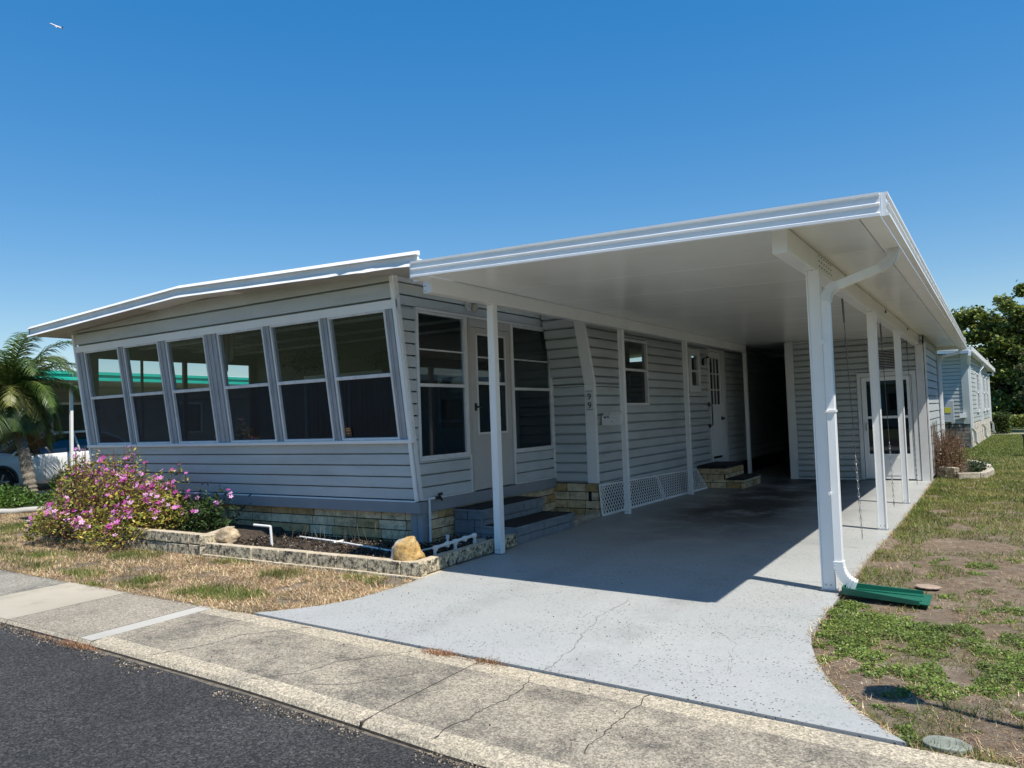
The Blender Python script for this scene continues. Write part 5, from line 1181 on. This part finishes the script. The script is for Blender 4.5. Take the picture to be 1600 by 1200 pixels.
bo = q.build('body', MT['paint'], car, smooth=True)
GH = [(1.15, 1.0, .80), (1.55, 1.22, .70), (1.95, 1.42, .62), (2.35, 1.50, .60), (3.0, 1.52, .60), (3.6, 1.47, .60), (4.0, 1.30, .64), (4.25, 1.08, .70)]
q = MB(); rows = []
for (y_, zt_, wt_) in GH:
    zb = np.interp(y_, [1.15, 4.25], [.99, 1.05]); wb = .865
    pr_ = [(wb, zb-.02), (wt_+(wb-wt_)*.35, zb+(zt_-zb)*.7), (wt_, zt_-.015), (0, zt_+.015)]
    rows.append([(CX+a, CY+y_, z_) for a, z_ in pr_]+[(CX-a, CY+y_, z_) for a, z_ in pr_[:-1]][::-1])
n = len(rows[0]); q.v = [p_ for r_ in rows for p_ in r_]
for i in range(len(rows)-1):
    for j in range(n-1):
        roof = j in (2, 3) and 1.9 <= GH[i][0] < 3.9
        q.f.append((i*n+j, (i+1)*n+j, (i+1)*n+j+1, i*n+j+1)); q.m.append(1 if roof else 0)
q.build('cabin_glass', [MT['carglass'], MT['paint']], car, smooth=True)
q = MB()
for s_ in (1, -1):   # roof rails and pillars
    rl = [(CX+s_*(g_[2]+.005), CY+g_[0], g_[1]) for g_ in GH]; q.tube([(CX+s_*.87, CY+1.12, .98)]+rl+[(CX+s_*.84, CY+4.28, 1.03)], .035, 6)
    q.tube([(CX+s_*.875, CY+2.75, 1.02), (CX+s_*.615, CY+2.72, 1.5)], .03, 6)
q.build('pillar', MT['paint'], car, smooth=True)
for y_ in (1.85, 2.82, 3.72):
    q = MB(); q.tube([(CX+.908, CY+y_, .30), (CX+.912, CY+y_, .62), (CX+.885, CY+y_, .98)], .004, 4); q.build('door_seam', MT['dark'], bo)
for y_ in (2.50, 3.35):
    q = MB(); q.tube([(CX+.905, CY+y_, .86), (CX+.93, CY+y_+.03, .865), (CX+.93, CY+y_+.15, .865), (CX+.905, CY+y_+.18, .86)], .012, 6); q.build('door_handle', MT['paint'], bo)
q = MB(); q.obox((CX+.97, CY+1.62, 1.03), (.10, 0, 0), (0, .05, .0), (0, 0, .06)); q.tube([(CX+.86, CY+1.65, .99), (CX+.95, CY+1.63, 1.02)], .02, 6); q.build('mirror', MT['dark'], car, bevel=.02)
for y_ in (.80, 3.50):
    for s_ in (1, -1):
        c_ = Vector((CX+s_*.86, CY+y_, .32))
        q = MB(); q.tube([c_-Vector((.12*s_, 0, 0)), c_-Vector((.10*s_, 0, 0)), c_+Vector((.035*s_, 0, 0)), c_+Vector((.05*s_, 0, 0))], [.30, .32, .32, .29], 28); w_ = q.build('wheel', MT['tyre'], car)
        q = MB(); q.tube([c_+Vector((.05*s_, 0, 0)), c_+Vector((.056*s_, 0, 0))], [.20, .19], 20)
        for k in range(5): a_ = k*1.2566; q.obox(c_+Vector((.058*s_, .10*math.cos(a_), .10*math.sin(a_))), (.008, 0, 0), Vector((0, math.cos(a_), math.sin(a_)))*.09, Vector((0, -math.sin(a_), math.cos(a_)))*.02, 1)
        q.build('rim', [MT['rim'], MT['chain']], w_)
        q = MB(); pts = [c_+Vector((.055*s_, .37*math.cos(t2), .37*math.sin(t2))) for t2 in np.linspace(-.15, math.pi+.15, 16)]; q.tube(pts, .05, 6); q.build('wheel_arch', MT['dark'], car, smooth=True)
for s_ in (1, -1):
    q = MB(); q.obox((CX+s_*.62, CY+.16, .68), (.16, .06*s_, 0), (0, .05, 0), (0, 0, .06)); q.build('headlight', MT['carglass'], car, bevel=.02)

# ------------------------------------------------------------------ palm at left
pm = thing('palm_tree', 'small date palm with leaning rough trunk and drooping fronds at left', 'palm tree', (-18.6, 8.6, 0))
q = MB(); B0 = Vector((-18.6, 8.63, -.05)); TP = [B0, B0+Vector((-.07, -.02, .4)), B0+Vector((-.24, -.06, 1.05)), B0+Vector((-.5, -.08, 1.75)), B0+Vector((-.80, -.1, 2.45))]
P = []; rr_ = []
for i in range(36):
    f_ = i/35*4; k = min(int(f_), 3); P.append(TP[k].lerp(TP[k+1], f_-k)); rr_.append((.135-.035*i/35)*(1.12 if i % 2 else .95))
q.tube(P, rr_, 12); q.build('trunk', MT['palmbark'], pm)
CR = TP[-1]
G1 = leafm('palm_green', (.075, .125, .025), .35, .4, .25); G2 = leafm('palm_yellow', (.17, .18, .045), .3, .45, .25); G3 = leafm('palm_dry', (.17, .10, .045), .3, .6, .1); G4 = leafm('palm_dark', (.04, .08, .018), .3, .4, .2)
def frond(az, el, L_, droop, mats_i, seed):
    rn = random.Random(seed); d = Vector((math.cos(az)*math.cos(el), math.sin(az)*math.cos(el), math.sin(el))); p_ = CR+Vector((rn.uniform(-.08, .08), rn.uniform(-.08, .08), rn.uniform(-.1, .1)))
    pts = [p_]; ns = 22
    for i in range(ns):
        d = (d+Vector((0, 0, -droop/ns*(.4+1.6*i/ns)))).normalized(); pts.append(pts[-1]+d*L_/ns)
    q = MB(); q.tube(pts, [.018*(1-i/ns)+.003 for i in range(ns+1)], 4, mi=1)
    for i in range(2, ns*3):
        f_ = i/3; k = min(int(f_), ns-1); b_ = pts[k].lerp(pts[k+1], f_-k) if k < ns else pts[-1]; dd = (pts[min(k+1, ns)]-pts[k]).normalized()
        sd = dd.cross(Vector((0, 0, 1))); sd = sd.normalized() if sd.length > .1 else Vector((1, 0, 0))
        for s_ in (-1, 1):
            ll = (.42*math.sin(math.pi*min(1, (f_/ns)*.9+.12))**.6+.05)*rn.uniform(.8, 1.1)
            ld = (dd*.75+sd*s_*.8+Vector((0, 0, rn.uniform(-.35, .12)))).normalized(); mid_ = b_+ld*ll*.55; tip = b_+ld*ll+Vector((0, 0, -ll*.28)); w_ = dd*.013
            q.add([b_-w_, b_+w_, mid_+w_*.9, mid_-w_*.9, tip], [(0, 1, 2, 3), (3, 2, 4)], 0)
    q.build('frond', mats_i, pm)
k = 0
for i in range(70):
    az = i*2.39996; lv = i/70
    el = 1.25-lv*1.75; mats_i = [[G1, G2], [G1, G2], [G2, G2], [G4, G2]][i % 4] if lv < .8 else [G3 if i % 2 else G2, G3]
    dr_ = math.cos(az)*.84+math.sin(az)*.54
    frond(az, el+random.uniform(-.1, .1), random.uniform(1.9, 2.45)*(1 if lv < .8 else .8)*(1-max(0, dr_)*.45*(lv > .35)), 1.7+lv*1.3, mats_i, 100+i)
q = MB()
for k in range(26):
    az = random.uniform(0, 6.28); q.tube([CR+Vector((math.cos(az)*.08, math.sin(az)*.08, random.uniform(-.35, .1))), CR+Vector((math.cos(az)*.3, math.sin(az)*.3, random.uniform(-.2, .1)))], .02, 5)
q.build('frond_stub', MT['palmbark'], pm)
# planting bed under the palm
q = MB(); pts = [(-22, 6.9), (-18.6, 6.55), (-16.4, 6.75), (-15.5, 7.5)]
P = [(x, y, .03) for x, y in pts]; fine_ = []
for a_, b_ in zip(P[:-1], P[1:]):
    for s_ in range(8): fine_.append(tuple(Vector(a_).lerp(Vector(b_), s_/8)+Vector((0, random.uniform(-.03, .03), random.uniform(-.01, .01)))))
q.tube(fine_+[P[-1]], .06, 8); tag(q.build('bed_edging', MT['conc_pale'], smooth=True), 'curved white concrete edging in front of the palm bed', 'edging')
def plant(name, lab, cat, c, r, n, size, mats, probs, group=None, aspect=.5, rise=.3, zpow=.6):
    t_ = thing(name, lab, cat, (c[0], c[1], 0), group)
    d = unit(rng.normal(0, 1, (n, 3))); d[:, 2] = np.abs(d[:, 2]); rad = rng.uniform(0, 1, n)**.45
    C = np.array([c[0], c[1], .01])+d*rad[:, None]*np.array(r); f_ = fbm(C[:, 0], C[:, 1], 4/max(r[0], .2), 7); C[:, 2] *= .7+.6*f_
    npmesh('foliage', leafcards(C, size, rise, aspect), 4, mats, rng.choice(len(mats), n, p=probs), parent=t_)
    q = MB()
    for k in range(14): az = random.uniform(0, 6.28); q.tube([(c[0], c[1], 0), (c[0]+r[0]*.5*math.cos(az), c[1]+r[1]*.5*math.sin(az), r[2]*.7)], .006, 4)
    q.build('stem', MT['bark'], t_); return t_
SH = [leafm('shrub_green', (.07, .14, .02)), leafm('shrub_dark', (.03, .06, .012)), leafm('shrub_light', (.13, .21, .04))]
plant('ground_shrub', 'low bright green leafy shrub left of the palm trunk', 'shrub', (-18.0, 7.7), (1.0, .7, .42), 5200, .07, SH, [.5, .25, .25])
plant('spiky_shrub', 'small spiky dark shrub right of the palm trunk', 'shrub', (-18.35, 9.25), (.34, .34, .75), 900, .18, SH, [.3, .65, .05], 'two spiky shrubs beside the palm', .13, .9)
plant('spiky_shrub', 'second spiky shrub nearer the grey carport post', 'shrub', (-17.6, 9.35), (.40, .36, .78), 1000, .18, SH, [.4, .5, .1], 'two spiky shrubs beside the palm', .13, .9)
plant('ground_shrub', 'low green cover between the palm and the flower bush', 'shrub', (-16.2, 8.4), (1.3, .8, .35), 4200, .07, SH, [.35, .5, .15])
rock('boulder', (-18.3, 7.2, .05), (.45, .22, .28), rockm('rock_grey', (.25, .21, .17), (.42, .37, .3)), 23, 'long grey rock at the left edge in the palm bed')

# ------------------------------------------------------------------ pink flower bush
def flowers(C, nrm, r, mats, name, parent):
    N = len(C); nrm = unit(nrm); a = unit(np.cross(nrm, rng.normal(0, 1, (N, 3)))); b = np.cross(nrm, a); Vs = []
    for k in range(5):
        t1, t2, t3 = [2*np.pi*(k+o_)/5 for o_ in (-.36, 0, .36)]; f = lambda t_, rr: C+(a*np.cos(t_)+b*np.sin(t_))*(r*rr)[:, None]
        Vs.append(np.stack([C, f(t1, .8), f(t2, 1.1)+nrm*.003, f(t3, .8)], 1))
    V = np.concatenate(Vs); o = npmesh(name, V, 4, mats, np.tile(rng.integers(0, len(mats), N), 5), parent=parent); return o
fb = thing('flower_bush', 'large pink periwinkle bush spilling over the front planter wall', 'flower bush', (-10.4, 6.0, 0))
def bush_h(x, y):
    return .88*np.clip(1-((x+10.38)/1.22)**2*.75-((y-5.88)/.78)**2*.62, 0, 1)**.6*(.48+.98*fbm(x, y, 3.2, 6))*(1+.22*np.exp(-((x+10.5)/.5)**2))
n = 14500; X = rng.uniform(-12.3, -9.2, n); Y_ = rng.uniform(5.08, 6.6, n); H = bush_h(X, Y_); ok = H > .08
X, Y_, H = X[ok], Y_[ok], H[ok]; Zs = H*rng.uniform(0, 1, len(X))**.42
C = np.stack([X, Y_, Zs+.01], 1); BM = [leafm('peri_green', (.24, .28, .05), trans=.3), leafm('peri_yellow', (.55, .46, .09), trans=.35), leafm('peri_red', (.20, .10, .04), trans=.25), leafm('peri_dark', (.035, .055, .015), trans=.2)]
npmesh('foliage', leafcards(C, .055, .25, .42), 4, BM, rng.choice(4, len(C), p=[.42, .28, .13, .17]), parent=fb)
q = MB()
for k in range(420):
    x, y = random.uniform(-12.1, -9.4), random.uniform(5.25, 6.5); h = float(bush_h(np.array([x]), np.array([y]))[0])
    if h < .15: continue
    q.tube([(x*.6-10.4*.4, y*.6+5.95*.4, .02), (x*.85-10.4*.15, y, h*.5), (x+random.uniform(-.05, .05), y, h*random.uniform(.9, 1.12))], [.006, .005, .003], 4)
tips = []
for (x, y, z_) in tuple((random.uniform(-11.3, -9.5), random.uniform(5.5, 6.4), random.uniform(.55, .9)) for _ in range(30))+((-11.15, 6.3, 1.10), (-11.05, 6.3, 1.0), (-10.7, 6.3, .97), (-9.75, 6.45, 1.0), (-9.85, 6.4, .93), (-9.6, 6.45, .88), (-11.5, 6.1, .62), (-11.3, 6.0, .66), (-10.1, 6.4, .92)):
    q.tube([(x*.8-10.7*.2, y, .3), (x*.95-10.7*.05, y, z_*.75), (x, y, z_)], [.006, .005, .003], 4); tips.append((x, y, z_))
q.build('stem', simple('peri_stem', (.16, .07, .05), .7, .3), fb)
tp = np.array(tips); npmesh('foliage', leafcards(np.repeat(tp, 12, 0)+rng.normal(0, 1, (len(tp)*12, 3))*[.03, .03, .05]-[0, 0, .07], .06, .4, .45), 4, BM[:2], rng.integers(0, 2, len(tp)*12), parent=fb)
n = 2600; X = rng.uniform(-12.25, -9.25, n); Y_ = rng.uniform(5.1, 6.5, n); H = bush_h(X, Y_); cl = vn(X, Y_, 5.5, 9)+.5*vn(X, Y_, 13, 3); ok = (H > .16) & (cl > .82); X, Y_, H = X[ok], Y_[ok], H[ok]
kf = rng.uniform(.72, 1.06, len(X)); C = np.concatenate([np.stack([X, Y_, H*kf+.02], 1), tp]); nr = np.stack([rng.normal(.05, .4, len(C)), rng.normal(-.35, .4, len(C)), rng.uniform(.4, 1, len(C))], 1)
PK = [leafm('petal_pink', (.70, .22, .58), .15, .5, .3), leafm('petal_light', (.80, .45, .72), .15, .5, .3), leafm('petal_magenta', (.50, .07, .34), .15, .5, .3)]
tag(flowers(C, nr, rng.uniform(.026, .040, len(C)), PK, 'blossom', fb), kind='stuff')
fb2 = thing('flower_bush', 'dark green leggy plant with a few magenta flowers right of the big bush', 'flower bush', (-8.8, 6.4, 0))
n = 1500; C = np.stack([rng.normal(-9.15, .26, n), rng.normal(6.38, .14, n), np.abs(rng.normal(.2, .15, n))+.08], 1)
npmesh('foliage', leafcards(C, .075, .3, .4), 4, [BM[3], leafm('peri_mid', (.06, .11, .03))], rng.integers(0, 2, n), parent=fb2)
tp = np.array([(-8.42, 6.3, .64), (-8.75, 6.3, .5), (-9.0, 6.2, .60), (-9.2, 6.2, .62), (-8.9, 6.1, .42), (-9.3, 6.1, .46)]); q = MB()
for p_ in tp: q.tube([(-9.1, 6.40, .1), tuple((p_+np.array([-9.1, 6.40, .1]))/2+[0, 0, .08]), tuple(p_)], .004, 4)
q.build('stem', MT['bark'], fb2)
C2 = np.repeat(tp, 4, 0)+rng.normal(0, .02, (len(tp)*4, 3)); tag(flowers(C2, np.stack([rng.normal(0, .4, len(C2)), rng.normal(-.5, .3, len(C2)), np.ones(len(C2))*.6], 1), np.full(len(C2), .03), PK, 'blossom', fb2), kind='stuff')

# ------------------------------------------------------------------ grass, straw and clover
def blades(X, Y_, Z_, Lg, wd, flat=0.0):
    N = len(X); az = rng.uniform(0, 2*np.pi, N); el = np.clip(rng.normal(1.15-flat, .32, N), .03, 1.5)
    d = np.stack([np.cos(az)*np.cos(el), np.sin(az)*np.cos(el), np.sin(el)], 1); s_ = np.stack([-np.sin(az+rng.normal(0, .8, N)), np.cos(az), np.zeros(N)], 1)*wd[:, None]
    B = np.stack([X, Y_, Z_], 1); return np.stack([B-s_, B+s_, B+d*Lg[:, None]], 1)
def in_drive(X, Y_):
    xr = np.interp(Y_, [3.77, 3.9, 4.08, 4.39, 4.73, 5.03, 5.31, 5.81, 6.44, 8.3, 10.4, 14.4, 20.2, 20.3], [-.40, -.52, -.66, -.83, -.97, -1.06, -1.12, -1.13, -1.13, -1.14, -1.12, -1.11, -1.12, -6])
    return X < xr+.01
def left_ok(X, Y_):
    xl = np.interp(Y_, [4.03, 4.19, 4.43, 4.75, 5.23, 5.6], [-5.12, -4.98, -4.8, -4.69, -4.67, -4.74]); return (X < xl-.01) & ((Y_ < 5.56) | (X < -12.75)) 
GM = [leafm('grass_a', (.15, .20, .035), trans=.3), leafm('grass_b', (.09, .13, .022), trans=.3), leafm('grass_c', (.27, .25, .085), trans=.3)]
SM = [leafm('straw_a', (.60, .44, .25), trans=.1), leafm('straw_b', (.40, .24, .12), trans=.1), leafm('straw_c', (.72, .59, .38), trans=.1), leafm('straw_d', (.20, .12, .07), trans=.1)]
def iy(X): return np.interp(X, [-60, -9.5, -5.1, -.4, 40], [4.25, 4.08, 4.02, 3.775, 3.6])
# straw on the left lawn
n = 230000; X = -4.65-12.5*rng.uniform(0, 1, n)**1.25; Y_ = rng.uniform(3.96, 7.6, n); ok = left_ok(X, Y_) & (Y_ > iy(X)+rng.uniform(-.06, .03, n)); X, Y_ = X[ok], Y_[ok]
ok = fbm(X, Y_, 2.2, 2) > .30; X, Y_ = X[ok], Y_[ok]; n = len(X)
V = blades(X, Y_, lawn_h(X, Y_)+.004, rng.uniform(.02, .075, n), rng.uniform(.0016, .0038, n), .9)
tag(npmesh('dry_grass', V, 3, SM, rng.choice(4, n, p=[.36, .27, .2, .17]), origin=(0, 0, 0)), kind='stuff')
gc = [(-6.05, 4.4, .36), (-6.25, 4.3, .25), (-5.75, 4.45, .2), (-7.2, 4.35, .26), (-7.35, 4.5, .18), (-8.37, 4.32, .3), (-5.3, 5.45, .2), (-5.1, 5.3, .14), (-6.2, 5.2, .25), (-8.9, 5.3, .35), (-10.0, 4.7, .5), (-11.2, 4.6, .5), (-13.5, 6.0, .9), (-12.5, 5.0, .6), (-14.8, 5.4, .8), (-16.4, 6.0, .9), (-7.3, 5.45, .22), (-7.6, 4.05, .16), (-9.3, 4.35, .3)]
Xs, Ys = [], []
for (a_, b_, r_) in gc: m_ = int(5200*r_*r_*3.2*(1 if a_ > -9 else .55)); th = rng.uniform(0, 6.28, m_); rr_ = r_*rng.uniform(0, 1, m_)**.7; Xs.append(a_+rr_*np.cos(th)*1.25); Ys.append(b_+rr_*np.sin(th)*.8)
m_ = 17000; Xs.append(-4.7-12*rng.uniform(0, 1, m_)); Ys.append(rng.uniform(4, 7.5, m_))
X, Y_ = np.concatenate(Xs), np.concatenate(Ys); ok = left_ok(X, Y_) & (Y_ > iy(X)-.03) & (fbm(X, Y_, 5, 1) > .40); X, Y_ = X[ok], Y_[ok]; n = len(X)
V1 = blades(X, Y_, lawn_h(X, Y_), rng.uniform(.03, .085, n), rng.uniform(.0018, .0035, n), .25)
# right lawn: patchy near, thick further back
n = 480000; Y2 = 3.75+36*rng.uniform(0, 1, n)**1.9; X2 = -1.2+5.2*rng.uniform(0, 1, n)**1.6
ok = ~in_drive(X2, Y2) & (Y2 > iy(X2)); X2, Y2 = X2[ok], Y2[ok]
dens = np.interp(Y2, [3.7, 7, 9.5, 11, 14, 40], [.30, .24, .36, .66, 1.0, 1.1]); ok = fbm(X2, Y2, 2.6, 4) > .66-.42*dens; X2, Y2 = X2[ok], Y2[ok]
sparse = np.interp(Y2, [4, 10, 14], [.30, .5, 1]); ok = rng.uniform(0, 1, len(X2)) < sparse; X2, Y2 = X2[ok], Y2[ok]; n = len(X2)
gw = np.interp(Y2, [4, 12, 35], [1, 2.0, 5]); V2 = blades(X2, Y2, lawn_h(X2, Y2), rng.uniform(.025, .07, n)*np.interp(Y2, [4, 15], [.9, 1.1]), rng.uniform(.0015, .003, n)*gw, .45)
mi1 = rng.choice(3, len(V1), p=[.5, .35, .15]); yel = (fbm(X2, Y2, 1.3, 12) > .5) & (Y2 < 24); mi2 = np.where(yel & (rng.uniform(0, 1, n) < .55), 2, rng.choice(3, n, p=[.48, .34, .18]))
tag(npmesh('grass', np.concatenate([V1, V2]), 3, GM, np.concatenate([mi1, mi2]), origin=(0, 0, 0)), kind='stuff')
n = 52000; Y2 = 3.7+16*rng.uniform(0, 1, n)**1.6; X2 = rng.uniform(-1.2, 1.0, n); ok = ~in_drive(X2, Y2) & (Y2 > iy(X2)-.02) & (fbm(X2, Y2, 3.1, 15) > .44); X2, Y2 = X2[ok], Y2[ok]; n = len(X2)
V = blades(X2, Y2, lawn_h(X2, Y2)+.003, rng.uniform(.015, .05, n), rng.uniform(.001, .0022, n), .9)
tag(npmesh('dry_grass', V, 3, SM, rng.choice(4, n, p=[.25, .35, .1, .3]), origin=(0, 0, 0)), kind='stuff')
# clover and weeds beside the driveway
n = 270000; Y2 = rng.uniform(3.75, 9.2, n)**1.0; X2 = -1.15+3.1*rng.uniform(0, 1, n)**1.15; ok = ~in_drive(X2, Y2) & (Y2 > iy(X2)+.03); X2, Y2 = X2[ok], Y2[ok]
f_ = fbm(X2, Y2, 2.3, 22)*.55+fbm(X2, Y2, 7, 23)*.45; th = np.interp(Y2, [3.8, 4.3, 4.6, 5.0, 5.9, 6.5, 7.2, 9.2], [.575, .55, .535, .485, .505, .56, .61, .67]); ok = f_ > th; X2, Y2 = X2[ok], Y2[ok]; f_ = f_[ok]-th[ok]; n = len(X2)
C = np.stack([X2, Y2, lawn_h(X2, Y2)+rng.uniform(0, 1, n)*np.clip(f_*.45, .008, .04)], 1)
nz_ = unit(np.stack([rng.normal(0, .45, n), rng.normal(-.1, .45, n), np.ones(n)], 1)); a_ = unit(np.cross(nz_, rng.normal(0, 1, (n, 3)))); b_ = np.cross(nz_, a_); s_ = rng.uniform(.004, .0095, n)[:, None]
V = np.stack([C, C+a_*s_+b_*s_*.8, C+a_*s_*2.1, C+a_*s_-b_*s_*.8], 1)
tag(npmesh('clover', V, 4, [leafm('clover_a', (.14, .21, .035), trans=.25), leafm('clover_b', (.075, .125, .018), trans=.25), leafm('clover_c', (.24, .29, .07), trans=.25)], rng.choice(3, n, p=[.45, .35, .2]), origin=(0, 0, 0)), kind='stuff')
# weeds and litter along the road edge
n = 2600; t2 = rng.choice([-5.72, -3.12, -2.74, -6.2], n, p=[.6, .16, .14, .1]); X = t2+rng.normal(0, 1, n)*np.where(t2 < -5, .12, .07); Y_ = np.where(t2 < -5, 2.93, 3.90 if False else 3.895)+rng.normal(0, .022, n); Z_ = np.where(t2 < -5, -.05, -.01)
V = blades(X, Y_, Z_, rng.uniform(.015, .05, n), rng.uniform(.0015, .003, n), .7)
tag(npmesh('dry_leaves', V, 3, [leafm('lit_a', (.25, .10, .05), trans=0), leafm('lit_b', (.33, .22, .12), trans=0), GM[1]], rng.choice(3, n, p=[.6, .35, .05]), origin=(0, 0, 0)), kind='stuff')

EP = []
for PL, side in ((left, -1), (right, 1)):
    for (a, b) in zip(PL[:-1], PL[1:]):
        L_ = math.hypot(b[0]-a[0], b[1]-a[1]); m_ = int(L_*260); f_ = rng.uniform(0, 1, m_); EP.append(np.stack([a[0]+(b[0]-a[0])*f_+side*rng.normal(.004, .02, m_), a[1]+(b[1]-a[1])*f_+rng.normal(0, .01, m_)], 1))
xx = rng.uniform(-17, -5.2, 5200); EP.append(np.stack([xx, iy(xx)+rng.normal(-.005, .022, 5200)], 1))
EP = np.concatenate(EP); EP = EP[fbm(EP[:, 0], EP[:, 1], 4, 31) > .42]; n = len(EP)
V = blades(EP[:, 0], EP[:, 1], np.full(n, .0), rng.uniform(.015, .06, n), rng.uniform(.0012, .003, n), .8)
tag(npmesh('dry_grass', V, 3, SM+[GM[0]], rng.choice(5, n, p=[.3, .3, .12, .16, .12]), origin=(0, 0, 0)), kind='stuff')
# grit and bits scattered on road, pavement and slab
n = 7000; X = rng.uniform(-8, .5, n); X = X[fbm(X, X*0+1, 1.7, 41) > .52]; n = len(X); Y_ = np.interp(X, [-9, -7, -2.2, 0], [3.03, 3.0, 2.79, 2.7])-.01-np.abs(rng.normal(0, .05, n)); C = np.stack([X, Y_, np.full(n, -.044)], 1)
n2_ = 500; X = rng.uniform(-5.5, -.6, n2_); Y_ = rng.uniform(3.0, 6.5, n2_); C = np.concatenate([C, np.stack([X, Y_, np.full(n2_, .0015)], 1)[~((X > -1.2) | (X < -4.6))]])
V = leafcards(C, .012, .1, .8); tag(npmesh('grit', V, 4, [simple('grit_tan', (.27, .22, .16), .9), simple('grit_dark', (.08, .07, .06), .9), simple('grit_pale', (.38, .34, .28), .9)], rng.choice(3, len(C), p=[.4, .5, .1]), origin=(0, 0, 0)), kind='stuff')

# ------------------------------------------------------------------ homes that the glass reflects
rh = thing('neighbour_home', 'pale mobile home across the lawn mirrored in the sun room side windows', 'mobile home', (9, 16, 0))
q = MB(); a = MB().siding((4.9, 30, .4), (0, -1, 0), (-1, 0, 0), 22, 2.4, .2); q.add(a.v, a.f); q.box(4.92, 12.5, 8, 30, 0, 2.8); q.build('wall', MT['nwall'], rh)
q = MB(); q.box(4.2, 13, 7.5, 30.5, 2.8, 3.0); q.build('roof', MT['roofw'], rh)
for y_ in (9.5, 13, 17, 21, 25):
    q = MB(); q.box(4.85, 4.9, y_, y_+1.4, 1.2, 2.2); q.build('window', MT['carglass'], rh)

ah = thing('neighbour_home', 'long white home across the road mirrored in the shed door', 'mobile home', (-4, -24, 0))
q = MB(); a = MB().siding((14, -22, .5), (-1, 0, 0), (0, 1, 0), 30, 2.3, .2); q.add(a.v, a.f); q.box(-16, 14, -30, -22.03, 0, 2.8); q.build('wall', MT['siding_pale'], ah)
q = MB(); q.box(-17, 15, -31, -21.4, 2.8, 3.05); q.build('roof', MT['roofw'], ah)
for x_ in (-12, -6, 0, 6):
    q = MB(); q.box(x_, x_+1.6, -21.99, -21.94, 1.1, 2.2); q.build('window', MT['carglass'], ah)
for x_ in (-14, -3, 9):
    LL = [((x_+random.uniform(-3, 3), -38+random.uniform(-2, 2), 5+random.uniform(-1.5, 2)), (2.2, 2, 1.8)) for _ in range(7)]
    lump_tree('shade_tree', {-14: 'left', -3: 'middle', 9: 'right'}[x_]+' one of the trees behind the white home across the road', 'tree', (x_, -38, 0), LL, 5000, .4, OAK, [.5, .4, .1], trunk_r=.3)

t_ = thing('shadow_post', 'unseen slim post with a flared head, added for its shadow on the clover at lower right', 'lamp post', (.50, 4.06, 0))  # unseen post, added to cast a shadow on the clover
q = MB(); q.tube([(.50, 4.06, -.05), (.50, 4.06, 1.80)], .022, 10); q.build('post', MT['dark'], t_)
q = MB(); q.tube([(.50, 4.06, 1.78), (.50, 4.06, 1.84), (.50, 4.06, 2.02)], [.05, .07, .11], 6); q.tube([(.50, 4.06, 2.02), (.50, 4.06, 2.14)], [.14, .02], 6); q.build('post_head', MT['dark'], t_)
